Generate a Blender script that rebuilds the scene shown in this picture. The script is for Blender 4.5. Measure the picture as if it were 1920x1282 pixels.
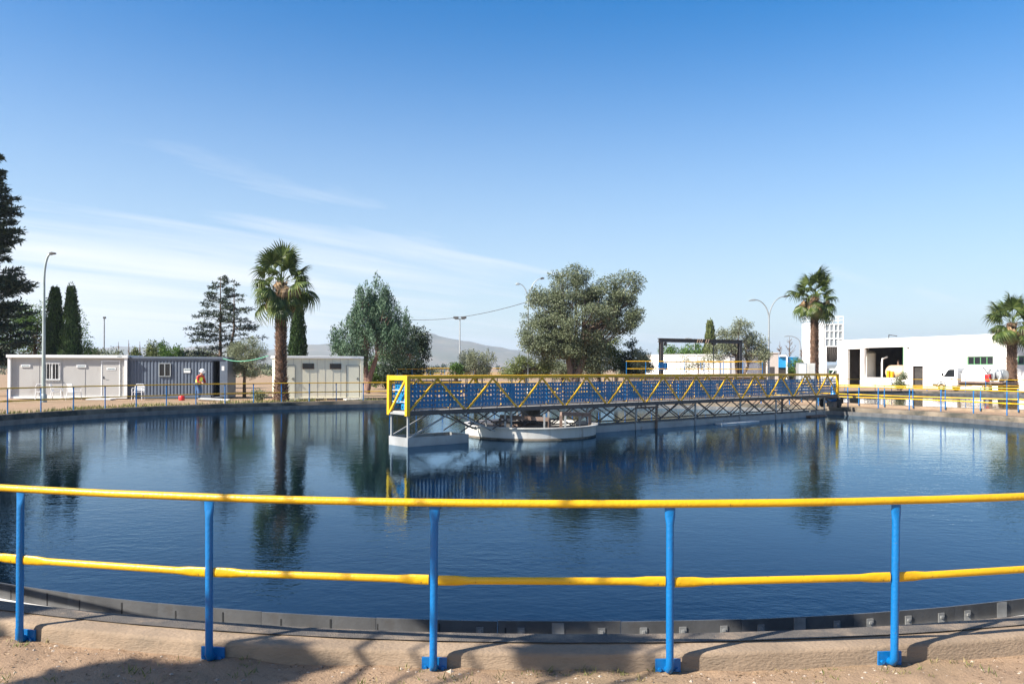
import bpy, bmesh, math, random
import numpy as np
from mathutils import Vector, Matrix, noise
from mathutils.geometry import delaunay_2d_cdt
for o in list(bpy.data.objects): bpy.data.objects.remove(o)
R=math.radians; PI=math.pi
S=bpy.context.scene; COL=S.collection
# ------------------------------------------------------------------ camera
F=1480.0; ROLL=0.0035; CAMZ=1.9
cam=bpy.data.cameras.new('camera'); co=bpy.data.objects.new('camera',cam); COL.objects.link(co)
cam.sensor_width=36; cam.lens=F/1920*36; cam.shift_y=48.2/1920; cam.clip_start=.05; cam.clip_end=20000
co.matrix_world=Matrix.Translation((0,0,CAMZ))@Matrix.Rotation(PI/2,4,'X')@Matrix.Rotation(ROLL,4,'Z')
S.camera=co
# ------------------------------------------------------------------ sun, sky, exposure
SUN_EL=R(38); SUN_DIR=Vector((-.88*math.cos(SUN_EL),-.475*math.cos(SUN_EL),math.sin(SUN_EL))).normalized()  # towards the sun
sl=bpy.data.lights.new('sun','SUN'); sl.energy=5.0; sl.angle=R(.53); sl.color=(1,.94,.85)
so=bpy.data.objects.new('sun',sl); COL.objects.link(so); so.rotation_euler=SUN_DIR.to_track_quat('Z','Y').to_euler()
w=bpy.data.worlds.new('World'); S.world=w; w.use_nodes=True
nt=w.node_tree; N=nt.nodes; Lk=nt.links
for n in list(N): N.remove(n)
out=N.new('ShaderNodeOutputWorld'); bg=N.new('ShaderNodeBackground'); Lk.new(bg.outputs[0],out.inputs[0])
sky=N.new('ShaderNodeTexSky'); sky.sky_type='NISHITA'; sky.sun_disc=False; sky.sun_elevation=SUN_EL
sky.sun_rotation=math.atan2(SUN_DIR.x,SUN_DIR.y); sky.altitude=300; sky.air_density=1.0; sky.dust_density=1.2; sky.ozone_density=2.2
hsv=N.new('ShaderNodeHueSaturation'); hsv.inputs['Saturation'].default_value=1.52; hsv.inputs['Hue'].default_value=.502; Lk.new(sky.outputs[0],hsv.inputs['Color'])
tc=N.new('ShaderNodeTexCoord'); sep=N.new('ShaderNodeSeparateXYZ'); Lk.new(tc.outputs['Generated'],sep.inputs[0])
def wm(op,a,b=None,clamp=False):
    n=N.new('ShaderNodeMath'); n.operation=op; n.use_clamp=clamp
    for i,v in enumerate((a,b)):
        if v is None: continue
        if isinstance(v,(int,float)): n.inputs[i].default_value=v
        else: Lk.new(v,n.inputs[i])
    return n.outputs[0]
zz=wm('ADD',wm('MAXIMUM',sep.outputs[2],0.0),.07)
cx_=wm('DIVIDE',sep.outputs[0],zz); cy_=wm('DIVIDE',sep.outputs[1],zz)
cmb=N.new('ShaderNodeCombineXYZ'); Lk.new(cx_,cmb.inputs[0]); Lk.new(cy_,cmb.inputs[1])
mp=N.new('ShaderNodeMapping'); mp.vector_type='TEXTURE'; mp.inputs['Rotation'].default_value=(0,0,R(46)); mp.inputs['Scale'].default_value=(3.2,.62,1); mp.inputs['Location'].default_value=(.55,.5,0)
Lk.new(cmb.outputs[0],mp.inputs[0])
cn=N.new('ShaderNodeTexNoise'); cn.inputs['Scale'].default_value=1.0; cn.inputs['Detail'].default_value=9; cn.inputs['Roughness'].default_value=.56; cn.inputs['Distortion'].default_value=.5
Lk.new(mp.outputs[0],cn.inputs['Vector'])
mp2=N.new('ShaderNodeMapping'); mp2.inputs['Scale'].default_value=(.22,.22,1); mp2.inputs['Location'].default_value=(.9,.1,3); Lk.new(cmb.outputs[0],mp2.inputs[0])
cn2=N.new('ShaderNodeTexNoise'); cn2.inputs['Scale'].default_value=1.0; cn2.inputs['Detail'].default_value=2; Lk.new(mp2.outputs[0],cn2.inputs['Vector'])
# cirrus: streaks gathered where the broad noise and the south-western air mass allow it
bias=wm('ADD',wm('MULTIPLY',wm('MAXIMUM',wm('MINIMUM',wm('ADD',cx_,.5),1.5),-3.0),-.075),wm('MULTIPLY',wm('MINIMUM',wm('SUBTRACT',cy_,4.3),1.0),.11))
cv=wm('ADD',wm('ADD',wm('MULTIPLY',cn.outputs[0],1.0),wm('MULTIPLY',cn2.outputs[0],.55)),bias)
mr=N.new('ShaderNodeMapRange'); mr.inputs['From Min'].default_value=.80; mr.inputs['From Max'].default_value=1.12; mr.inputs['To Max'].default_value=.85; Lk.new(cv,mr.inputs[0])
cm=N.new('ShaderNodeMix'); cm.data_type='RGBA'; Lk.new(wm('MULTIPLY',mr.outputs[0],wm('MULTIPLY',sep.outputs[2],30,True)),cm.inputs['Factor']); pal=N.new('ShaderNodeMix'); pal.data_type='RGBA'; pal.inputs['B'].default_value=(4.0,4.55,5.0,1); Lk.new(hsv.outputs[0],pal.inputs['A'])
pf=N.new('ShaderNodeMapRange'); pf.interpolation_type='SMOOTHSTEP'; pf.inputs['From Min'].default_value=-.05; pf.inputs['From Max'].default_value=.46; pf.inputs['To Min'].default_value=.72; pf.inputs['To Max'].default_value=0; Lk.new(sep.outputs[2],pf.inputs[0]); Lk.new(pf.outputs[0],pal.inputs['Factor'])
Lk.new(pal.outputs['Result'],cm.inputs['A']); cm.inputs['B'].default_value=(5.6,5.75,5.9,1)
Lk.new(cm.outputs['Result'],bg.inputs[0]); bg.inputs[1].default_value=.08
vs=S.view_settings; vs.view_transform='Standard'; vs.look='None'; vs.gamma=1; vs.use_curve_mapping=False; vs.exposure=1.25
S.render.engine='CYCLES'; S.cycles.max_bounces=8; S.cycles.volume_bounces=0; S.cycles.transparent_max_bounces=8

# ------------------------------------------------------------------ helpers
def P(x,y,d):
    "photo pixel at a depth -> world point"
    u=x-960; v=y-641-48.2
    return Vector((d*(u+ROLL*v)/F, d, CAMZ-d*(v-ROLL*u)/F))
def X(x,d): return d*(x-960)/F
def Z(x,y,d): return P(x,y,d).z
def tag(o,label=None,cat=None,group=None,kind=None):
    if label: o['label']=label
    if cat: o['category']=cat
    if group: o['group']=group
    if kind: o['kind']=kind
    return o
def thing(name,label,cat,loc=(0,0,0),rz=0,group=None):
    o=bpy.data.objects.new(name,None); COL.objects.link(o); o.location=loc; o.rotation_euler=(0,0,rz); o.empty_display_size=.2
    return tag(o,label,cat,group)
def link(name,me,parent=None,loc=None,rot=None,scale=None):
    o=bpy.data.objects.new(name,me); COL.objects.link(o)
    if parent: o.parent=parent
    if loc is not None: o.location=loc
    if rot is not None: o.rotation_euler=rot
    if scale is not None: o.scale=scale
    return o
class MB:
    def __init__(s): s.v=[]; s.f=[]
    def add(s,vs,fs):
        b=len(s.v); s.v+= [tuple(v) for v in vs]; s.f+=[tuple(i+b for i in f) for f in fs]; return s
    def box(s,x0,x1,y0,y1,z0,z1):
        return s.add([(x0,y0,z0),(x1,y0,z0),(x1,y1,z0),(x0,y1,z0),(x0,y0,z1),(x1,y0,z1),(x1,y1,z1),(x0,y1,z1)],
          [(0,3,2,1),(4,5,6,7),(0,1,5,4),(1,2,6,5),(2,3,7,6),(3,0,4,7)])
    def bar(s,a,b,wd,ht,up=(0,0,1)):
        a=Vector(a);b=Vector(b);d=(b-a).normalized();u=Vector(up)
        if abs(d.dot(u))>.98:u=Vector((1,0,0))
        r=d.cross(u).normalized();u=r.cross(d)
        vs=[]
        for p in (a,b):
            for i,j in ((-1,-1),(1,-1),(1,1),(-1,1)): vs.append(p+r*wd*.5*i+u*ht*.5*j)
        return s.add(vs,[(0,1,2,3),(7,6,5,4),(0,4,5,1),(1,5,6,2),(2,6,7,3),(3,7,4,0)])
    def tube(s,pts,rad,n=8,cap=True,closed=False):
        pts=[Vector(p) for p in pts]; m=len(pts)
        rad=rad if hasattr(rad,'__len__') else [rad]*m
        vs=[];fs=[];pr=None
        for i,p in enumerate(pts):
            if closed: t=pts[(i+1)%m]-pts[i-1]
            else: t=pts[min(i+1,m-1)]-pts[max(i-1,0)]
            t=t.normalized()
            if pr is None:
                r=t.cross(Vector((0,0,1)))
                if r.length<.05: r=t.cross(Vector((1,0,0)))
            else: r=pr-t*pr.dot(t)
            r.normalize(); pr=r; u=t.cross(r)
            for k in range(n):
                a=2*PI*k/n; vs.append(p+(r*math.cos(a)+u*math.sin(a))*rad[i])
        for i in range(m if closed else m-1):
            for k in range(n):
                j=(i+1)%m; fs.append((i*n+k,i*n+(k+1)%n,j*n+(k+1)%n,j*n+k))
        if cap and not closed: fs+= [tuple(range(n-1,-1,-1)),tuple(range((m-1)*n,m*n))]
        return s.add(vs,fs)
    def lathe(s,prof,n=24,c=(0,0,0),a0=0,a1=2*PI,cap=True):
        full=abs(a1-a0-2*PI)<1e-6; m=n if full else n+1; vs=[];fs=[]
        for (r,z) in prof:
            for k in range(m):
                a=a0+(a1-a0)*k/n; vs.append((c[0]+r*math.cos(a),c[1]+r*math.sin(a),c[2]+z))
        for i in range(len(prof)-1):
            for k in range(n):
                k2=(k+1)%m; fs.append((i*m+k,i*m+k2,(i+1)*m+k2,(i+1)*m+k))
        return s.add(vs,fs)
    def prism(s,poly,y0,y1):
        "polygon in xz pushed along y"
        n=len(poly); vs=[(x,y0,z) for x,z in poly]+[(x,y1,z) for x,z in poly]
        return s.add(vs,[tuple(range(n)),tuple(range(2*n-1,n-1,-1))]+[(i,i+n,(i+1)%n+n,(i+1)%n) for i in range(n)])
    def mesh(s,name,mat,smooth=True,ang=40):
        me=bpy.data.meshes.new(name); me.from_pydata(s.v,[],s.f)
        bm=bmesh.new(); bm.from_mesh(me); bmesh.ops.recalc_face_normals(bm,faces=bm.faces); bm.to_mesh(me); bm.free()
        me.materials.append(mat)
        if smooth:
            me.polygons.foreach_set('use_smooth',[True]*len(me.polygons)); me.set_sharp_from_angle(angle=R(ang))
        return me
    def build(s,name,mat,parent=None,smooth=True,ang=40,bevel=0,**k):
        o=link(name,s.mesh(name,mat,smooth,ang),parent,**k)
        if bevel:
            b=o.modifiers.new('bevel','BEVEL'); b.width=bevel; b.segments=2; b.limit_method='ANGLE'
        return o
def copy_tree(o,parent=None):
    c=o.copy(); COL.objects.link(c); c.parent=parent
    for ch in list(o.children): copy_tree(ch,c)
    return c
# ------------------------------------------------------------------ materials
def pm(name,c1,c2=None,scale=3,rough=.6,metal=0,bump=0,bscale=30,spec=.5,det=6,lo=.35,hi=.65,coord='Object',stretch=(1,1,1),dirt=None,dscale=1.2,dlo=.52,dhi=.75):
    m=bpy.data.materials.new(name); m.use_nodes=True; n=m.node_tree.nodes; l=m.node_tree.links; b=n['Principled BSDF']
    b.inputs['Roughness'].default_value=rough; b.inputs['Metallic'].default_value=metal; b.inputs['Specular IOR Level'].default_value=spec
    b.inputs['Base Color'].default_value=(*c1,1)
    t=n.new('ShaderNodeTexCoord'); mp=n.new('ShaderNodeMapping'); mp.inputs['Scale'].default_value=stretch; l.new(t.outputs[coord],mp.inputs[0])
    col=None
    if c2:
        x=n.new('ShaderNodeTexNoise'); x.inputs['Scale'].default_value=scale; x.inputs['Detail'].default_value=det; l.new(mp.outputs[0],x.inputs['Vector'])
        r=n.new('ShaderNodeMapRange'); r.inputs['From Min'].default_value=lo; r.inputs['From Max'].default_value=hi; l.new(x.outputs[0],r.inputs[0])
        mx=n.new('ShaderNodeMix'); mx.data_type='RGBA'; l.new(r.outputs[0],mx.inputs['Factor']); mx.inputs['A'].default_value=(*c1,1); mx.inputs['B'].default_value=(*c2,1)
        col=mx.outputs['Result']
    if dirt:
        x=n.new('ShaderNodeTexNoise'); x.inputs['Scale'].default_value=dscale; x.inputs['Detail'].default_value=8; x.inputs['Roughness'].default_value=.65; l.new(mp.outputs[0],x.inputs['Vector'])
        r=n.new('ShaderNodeMapRange'); r.inputs['From Min'].default_value=dlo; r.inputs['From Max'].default_value=dhi; l.new(x.outputs[0],r.inputs[0])
        mx=n.new('ShaderNodeMix'); mx.data_type='RGBA'; l.new(r.outputs[0],mx.inputs['Factor'])
        if col: l.new(col,mx.inputs['A'])
        else: mx.inputs['A'].default_value=(*c1,1)
        mx.inputs['B'].default_value=(*dirt,1); col=mx.outputs['Result']
    if col: l.new(col,b.inputs['Base Color'])
    if bump:
        x=n.new('ShaderNodeTexNoise'); x.inputs['Scale'].default_value=bscale; x.inputs['Detail'].default_value=5; l.new(mp.outputs[0],x.inputs['Vector'])
        q=n.new('ShaderNodeBump'); q.inputs['Strength'].default_value=bump; q.inputs['Distance'].default_value=.02; l.new(x.outputs[0],q.inputs['Height']); l.new(q.outputs[0],b.inputs['Normal'])
    return m
def leafm(name,c1,c2,c3,trans=.25,rough=.55):
    m=bpy.data.materials.new(name); m.use_nodes=True; n=m.node_tree.nodes; l=m.node_tree.links; b=n['Principled BSDF']
    g=n.new('ShaderNodeNewGeometry'); r=n.new('ShaderNodeValToRGB'); l.new(g.outputs['Random Per Island'],r.inputs[0])
    e=r.color_ramp.elements; e[0].color=(*c1,1); e[1].color=(*c3,1); e.new(.5).color=(*c2,1)
    l.new(r.outputs[0],b.inputs['Base Color']); b.inputs['Roughness'].default_value=rough; b.inputs['Specular IOR Level'].default_value=.3
    t=n.new('ShaderNodeBsdfTranslucent'); l.new(r.outputs[0],t.inputs[0]); mx=n.new('ShaderNodeMixShader'); mx.inputs[0].default_value=trans
    l.new(b.outputs[0],mx.inputs[1]); l.new(t.outputs[0],mx.inputs[2]); l.new(mx.outputs[0],n['Material Output'].inputs[0])
    return m
M={}
M['yellow']=pm('yellow_paint',(.68,.38,.004),(.60,.325,.004),4,.4,bump=.2,bscale=50,dirt=(.22,.10,.03),dscale=26,dlo=.655,dhi=.685)
M['blue']=pm('blue_paint',(.0,.13,.36),(.0,.112,.31),5,.38,bump=.2,bscale=50,dirt=(.10,.07,.05),dscale=28,dlo=.655,dhi=.685)
M['panelblue']=pm('panel_blue',(.002,.165,.36),(.003,.14,.31),2,.45,dirt=(.05,.1,.2),dscale=3,dlo=.6,dhi=.8)
M['concrete']=pm('old_concrete',(.27,.196,.13),(.20,.145,.096),2.6,.92,bump=.45,bscale=38,dirt=(.15,.115,.08),dscale=2.1,dlo=.54,dhi=.74,stretch=(1,1,2.2))
M['algae']=pm('algae_concrete',(.10,.085,.065),(.20,.16,.115),.9,.9,bump=.4,bscale=30,dirt=(.04,.04,.032),dscale=.7,dlo=.45,dhi=.6)
M['track']=pm('tyre_track',(.075,.066,.058),(.11,.093,.076),6,.9,bump=.6,bscale=120,dirt=(.24,.18,.125),dscale=3.2,dlo=.50,dhi=.66)
M['plate']=pm('weir_steel',(.17,.17,.17),(.11,.11,.11),3,.45,.5,bump=.1,bscale=30,dirt=(.12,.11,.10),dscale=4,dlo=.55,dhi=.75)
M['clip']=pm('clip_grey',(.24,.24,.23),(.16,.16,.155),9,.6)
M['black']=pm('black_rubber',(.02,.02,.02),rough=.6)
M['greysteel']=pm('grey_steel',(.33,.33,.32),(.25,.25,.24),2,.5,.2,dirt=(.16,.10,.06),dscale=3,dlo=.6,dhi=.78)
M['darksteel']=pm('dark_steel',(.06,.055,.055),(.085,.075,.07),3,.55,.2,dirt=(.14,.08,.05),dscale=4,dlo=.6,dhi=.8)
M['rust']=pm('rusty_steel',(.12,.07,.045),(.2,.14,.11),4,.8,bump=.3)
M['drum']=pm('drum_white',(.46,.45,.42),(.37,.355,.32),1.6,.7,dirt=(.2,.16,.12),dscale=2.6,dlo=.53,dhi=.75,stretch=(1,1,.35))
M['scum']=pm('scum',(.03,.022,.015),(.09,.065,.045),3,.6,bump=.8,bscale=12)
M['deck']=pm('deck_grating',(.40,.38,.34),(.3,.28,.25),5,.8)
M['white']=pm('white_paint',(.78,.78,.76),(.72,.72,.70),2,.5,dirt=(.5,.46,.4),dscale=1.2,dlo=.62,dhi=.85)
M['render']=pm('white_render',(.80,.785,.75),(.74,.72,.68),.7,.9,bump=.15,bscale=25,dirt=(.58,.53,.46),dscale=.5,dlo=.6,dhi=.85,stretch=(1,1,.4))
M['cgrey']=pm('cabin_grey',(.44,.425,.395),(.405,.39,.365),1.2,.6,dirt=(.3,.27,.24),dscale=1.4,dlo=.58,dhi=.8,stretch=(1,1,.5))
M['cream']=pm('cabin_cream',(.80,.75,.57),(.76,.71,.54),1.2,.6,dirt=(.4,.36,.28),dscale=1.4,dlo=.6,dhi=.8,stretch=(1,1,.5))
M['cslate']=pm('cabin_slate',(.11,.135,.175),(.125,.15,.19),2,.45,.1,dirt=(.09,.09,.09),dscale=2,dlo=.6,dhi=.8)
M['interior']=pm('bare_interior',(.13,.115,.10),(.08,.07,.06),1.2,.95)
M['glass']=pm('window_glass',(.015,.017,.02),rough=.06)
M['dark']=pm('dark_interior',(.03,.028,.026),(.05,.045,.04),3,.9)
M['brownframe']=pm('brown_frame',(.05,.032,.022),rough=.5)
M['green']=pm('green_frame',(.10,.27,.12),rough=.5)
M['plastic']=pm('white_plastic',(.75,.75,.74),rough=.4)
M['red']=pm('red_plastic',(.6,.02,.02),rough=.4)
M['galv']=pm('galvanised',(.40,.42,.42),(.33,.35,.35),3,.45,.5)
M['lampgreen']=pm('pale_green_pole',(.36,.42,.40),(.28,.33,.31),2,.5,.2)
M['lampdark']=pm('lamp_head',(.06,.06,.06),rough=.5)
M['beige']=pm('beige_tank',(.62,.44,.30),(.5,.33,.2),1.5,.6)
M['offtank']=pm('cream_tank',(.70,.66,.56),(.64,.6,.5),1.0,.6,dirt=(.5,.44,.36),dscale=1,dlo=.6,dhi=.8)
M['tyre']=pm('tyre',(.02,.02,.02),rough=.85)
M['hose']=pm('green_hose',(.02,.30,.16),rough=.5)
M['skin']=pm('skin',(.42,.22,.14),rough=.6)
M['vest']=pm('hi_vis_vest',(.62,.74,.06),(.7,.78,.12),6,.7)
M['redcloth']=pm('red_cloth',(.42,.035,.03),(.34,.03,.03),6,.9)
M['jeans']=pm('jeans',(.05,.10,.20),(.07,.13,.25),8,.9)
M['boot']=pm('boot',(.10,.08,.06),rough=.8)
M['bark']=pm('bark',(.16,.11,.08),(.09,.065,.05),8,.95,bump=1,bscale=14,stretch=(1,1,.35))
M['barkred']=pm('bark_red',(.26,.16,.12),(.17,.10,.08),8,.95,bump=1,bscale=14,stretch=(1,1,.35))
M['palmbark']=pm('palm_bark',(.12,.07,.045),(.06,.037,.025),9,.95,bump=1,bscale=22)
M['stub']=leafm('palm_stub',(.09,.05,.03),(.2,.115,.07),(.34,.21,.135),0,.9)
M['slab']=pm('pale_slab',(.6,.58,.53),(.5,.48,.44),3,.8)
M['pink']=pm('pinkish_render',(.56,.49,.44),(.5,.44,.39),1,.9)
M['skyblue']=pm('sky_blue_sheet',(.03,.30,.60),rough=.5)
M['print']=pm('faded_print',(.13,.21,.22),(.32,.36,.36),25,.6,lo=.45,hi=.55)
# foliage
M['l_oak']=leafm('leaf_oak',(.06,.08,.04),(.125,.15,.078),(.225,.245,.15),.2)
M['l_olive']=leafm('leaf_olive',(.10,.12,.06),(.18,.20,.11),(.27,.29,.18),.2)
M['l_pine']=leafm('leaf_glaucous',(.034,.07,.036),(.075,.135,.075),(.15,.225,.135),.15)
M['l_dark']=leafm('leaf_dark',(.012,.026,.014),(.026,.046,.024),(.05,.075,.036),.12)
M['l_cedar']=leafm('leaf_cedar',(.022,.036,.024),(.045,.068,.045),(.085,.11,.066),.1)
M['l_cyp']=leafm('leaf_cypress',(.016,.036,.008),(.03,.06,.014),(.05,.09,.022),.1)
M['l_green']=leafm('leaf_green',(.045,.10,.02),(.08,.155,.03),(.14,.22,.05),.3)
M['l_yel']=leafm('leaf_yellowgreen',(.07,.10,.03),(.13,.16,.05),(.21,.23,.09),.3)
M['l_pale']=leafm('leaf_pale',(.11,.13,.075),(.18,.20,.12),(.27,.28,.18),.25)
M['l_palm']=leafm('leaf_palm',(.042,.068,.015),(.072,.108,.024),(.16,.19,.055),.25,.42)
M['l_dry']=leafm('leaf_dry',(.25,.15,.07),(.36,.24,.13),(.46,.34,.21),.25,.7)
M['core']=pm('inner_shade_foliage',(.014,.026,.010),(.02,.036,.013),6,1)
M['grass']=leafm('grass_blade',(.08,.12,.025),(.16,.17,.05),(.34,.27,.13),.25,.7)
M['stone']=pm('pebble',(.38,.31,.24),(.24,.19,.15),5,.9)
M['litter']=leafm('leaf_litter',(.10,.06,.03),(.2,.13,.07),(.34,.25,.16),.1,.9)
# ------------------------------------------------------------------ the two tanks: key numbers
TC=(.35,23.5); RP=18.87; GZ=.08; WT=.20; WZ=-.12
T2=(31.3,45.6); RP2=16.0
def DR(a):
    "the rim is not a perfect circle: its near side is a little more tightly curved"
    p=abs((a+PI/2+PI)%(2*PI)-PI)
    if p<.28: return -4.5*p*p
    if p>1.4: return 0.0
    h=1.12; t=(p-.28)/h; return (2*t**3-3*t*t+1)*-.3528+(t**3-2*t*t+t)*h*-2.52
def warp(mb):
    q=[]
    for (x,y,z) in mb.v:
        r=math.hypot(x,y); k=1+DR(math.atan2(y,x))/r if r>10 else 1; q.append((x*k,y*k,z))
    mb.v=q; return mb
# ------------------------------------------------------------------ ground
def ground_material():
    m=bpy.data.materials.new('dry_earth'); m.use_nodes=True; n=m.node_tree.nodes; l=m.node_tree.links; b=n['Principled BSDF']; b.inputs['Roughness'].default_value=.95; b.inputs['Specular IOR Level'].default_value=.2
    t=n.new('ShaderNodeTexCoord')
    def nz(s,d=6,rg=.6):
        x=n.new('ShaderNodeTexNoise'); x.inputs['Scale'].default_value=s; x.inputs['Detail'].default_value=d; x.inputs['Roughness'].default_value=rg; l.new(t.outputs['Object'],x.inputs['Vector']); return x.outputs[0]
    def mix(f,a,bb,lo,hi):
        r=n.new('ShaderNodeMapRange'); r.inputs['From Min'].default_value=lo; r.inputs['From Max'].default_value=hi; l.new(f,r.inputs[0])
        x=n.new('ShaderNodeMix'); x.data_type='RGBA'; l.new(r.outputs[0],x.inputs['Factor'])
        for k,v in (('A',a),('B',bb)):
            if isinstance(v,tuple): x.inputs[k].default_value=(*v,1)
            else: l.new(v,x.inputs[k])
        return x.outputs['Result']
    c=mix(nz(1.3),(.335,.228,.145),(.265,.178,.112),.35,.65)
    c=mix(nz(14,8,.7),c,(.16,.105,.066),.52,.75)
    c=mix(nz(.16),c,(.23,.18,.10),.5,.7)
    c=mix(nz(90,3),c,(.36,.265,.185),.62,.75)
    l.new(c,b.inputs['Base Color'])
    q=n.new('ShaderNodeBump'); q.inputs['Strength'].default_value=.7; q.inputs['Distance'].default_value=.02; l.new(nz(60,6,.7),q.inputs['Height']); l.new(q.outputs[0],b.inputs['Normal'])
    return m
M['ground']=ground_material()
def circle(c,r,n): return [(c[0]+r*math.cos(2*PI*i/n),c[1]+r*math.sin(2*PI*i/n)) for i in range(n)]
def make_ground():
    big=5200; pts=[(-big,-300),(big,-300),(big,5600),(-big,5600)]; edges=[(0,1),(1,2),(2,3),(3,0)]
    holes=[(TC,RP-.25,120),(T2,RP2-.25,96)]
    for c,r,n in holes:
        b=len(pts); pts+=[(c[0]+(r+(DR(2*PI*i/n) if c is TC else 0))*math.cos(2*PI*i/n),c[1]+(r+(DR(2*PI*i/n) if c is TC else 0))*math.sin(2*PI*i/n)) for i in range(n)]; edges+=[(b+i,b+(i+1)%n) for i in range(n)]
    rnd=random.Random(2)
    for i in range(160):
        a=rnd.uniform(0,2*PI); r=rnd.choice([45,80,160,400]); pts.append((10+r*math.cos(a),35+r*math.sin(a)))
    pts=[p for p in pts if p[1]>-301]
    v,e,f,_,_,_=delaunay_2d_cdt([Vector(p) for p in pts],edges,[],0,1e-5)
    ff=[]
    for t in f:
        c=sum((v[i] for i in t),Vector((0,0)))/len(t)
        if any((c-Vector(h)).length<r*.999+(DR(math.atan2(c.y-h[1],c.x-h[0])) if h is TC else 0) for h,r,_ in holes): continue
        ff.append(tuple(t))
    mb=MB(); mb.add([(p.x,p.y,GZ) for p in v],ff)
    return tag(mb.build('ground',M['ground'],smooth=False),kind='structure')
make_ground()
# near bank of sand in front of the wall
def sand_z(x,y):
    r=math.hypot(x-TC[0],y-TC[1])-(RP-.04)
    z=.095+.03*noise.noise((x*.9,y*.9,0))+.018*noise.noise((x*3,y*3,4))+.010*noise.noise((x*9,y*9,2))+.005*noise.noise((x*23,y*23,7))
    z+=.012*min(1,max(0,r/.5))+.035*max(0,noise.noise((x*.55+3,y*.55,9)))
    return z
def make_sand():
    mb=MB(); na=420; nr=70; a0=R(-90-26); a1=R(-90+26); vs=[];fs=[]
    for i in range(na+1):
        a=a0+(a1-a0)*i/na
        for j in range(nr+1):
            t=j/nr; r=RP-.12+t**1.6*6.5+DR(a)
            x=TC[0]+r*math.cos(a); y=TC[1]+r*math.sin(a); z=sand_z(x,y)
            if j==nr or i in (0,na): z=GZ-.05
            vs.append((x,y,z))
    for i in range(na):
        for j in range(nr): k=i*(nr+1)+j; fs.append((k,k+1,k+nr+2,k+nr+1))
    mb.add(vs,fs); return tag(mb.build('sand_bank',M['ground'],ang=180),kind='structure')
make_sand()
# ------------------------------------------------------------------ water
def water_material(name,c,st,tint=None):
    m=bpy.data.materials.new(name); m.use_nodes=True; n=m.node_tree.nodes; l=m.node_tree.links; b=n['Principled BSDF']
    b.inputs['Base Color'].default_value=(*c,1); b.inputs['Roughness'].default_value=.025; b.inputs['IOR'].default_value=1.30; b.inputs['Specular Tint'].default_value=(.55,.8,1,1)
    t=n.new('ShaderNodeTexCoord')
    def nz(s,d,sx,rz):
        mp=n.new('ShaderNodeMapping'); mp.inputs['Scale'].default_value=(1,sx,1); mp.inputs['Rotation'].default_value=(0,0,rz); l.new(t.outputs['Object'],mp.inputs[0])
        x=n.new('ShaderNodeTexNoise'); x.inputs['Scale'].default_value=s; x.inputs['Detail'].default_value=d; x.inputs['Roughness'].default_value=.5; l.new(mp.outputs[0],x.inputs['Vector']); return x.outputs[0]
    prev=None
    big=nz(.22,3,1,0); mr=n.new('ShaderNodeMapRange'); mr.inputs['From Min'].default_value=.36; mr.inputs['From Max'].default_value=.62; mr.inputs['To Min'].default_value=.35; l.new(big,mr.inputs[0])
    for (s,d,sx,rz,dist) in ((1.3,2,1.6,.3,.008),(5.5,3,1.5,-.35,.0065),(14,2,1.3,.5,.0030)):
        q=n.new('ShaderNodeBump'); q.inputs['Distance'].default_value=dist*st; l.new(nz(s,d,sx,rz),q.inputs['Height']); l.new(mr.outputs[0],q.inputs['Strength'])
        if prev: l.new(prev,q.inputs['Normal'])
        prev=q.outputs[0]
    l.new(prev,b.inputs['Normal'])
    if tint:
        df=n.new('ShaderNodeBsdfDiffuse'); df.inputs[0].default_value=(*c,1); gl=n.new('ShaderNodeBsdfGlossy'); gl.inputs['Color'].default_value=(*tint,1); gl.inputs['Roughness'].default_value=.02
        fr=n.new('ShaderNodeFresnel'); fr.inputs[0].default_value=1.333; mx=n.new('ShaderNodeMixShader')
        for q in (df,gl,fr): l.new(prev,q.inputs['Normal'])
        l.new(fr.outputs[0],mx.inputs[0]); l.new(df.outputs[0],mx.inputs[1]); l.new(gl.outputs[0],mx.inputs[2]); l.new(mx.outputs[0],n['Material Output'].inputs[0])
    return m
M['water']=water_material('tank_water',(.0012,.0045,.0095),.62,(.58,.80,1.0))
M['water2']=water_material('still_water',(.008,.014,.016),.35)
def face_up(o):
    if o.data.polygons[0].normal.z<0: o.data.flip_normals()
    return o
def disc(name,c,r,z,mat,n=96):
    mb=MB(); mb.lathe([(.01,0),(r*.5,0),(r,0)],n,(0,0,0)); mb=warp(mb) if c is TC else mb; o=face_up(mb.build(name,mat,ang=180,loc=(c[0],c[1],z))); return tag(o,kind='structure')
disc('water',TC,17.755,WZ,M['water']); disc('water',T2,RP2-1.1,WZ,M['water2'])
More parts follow.
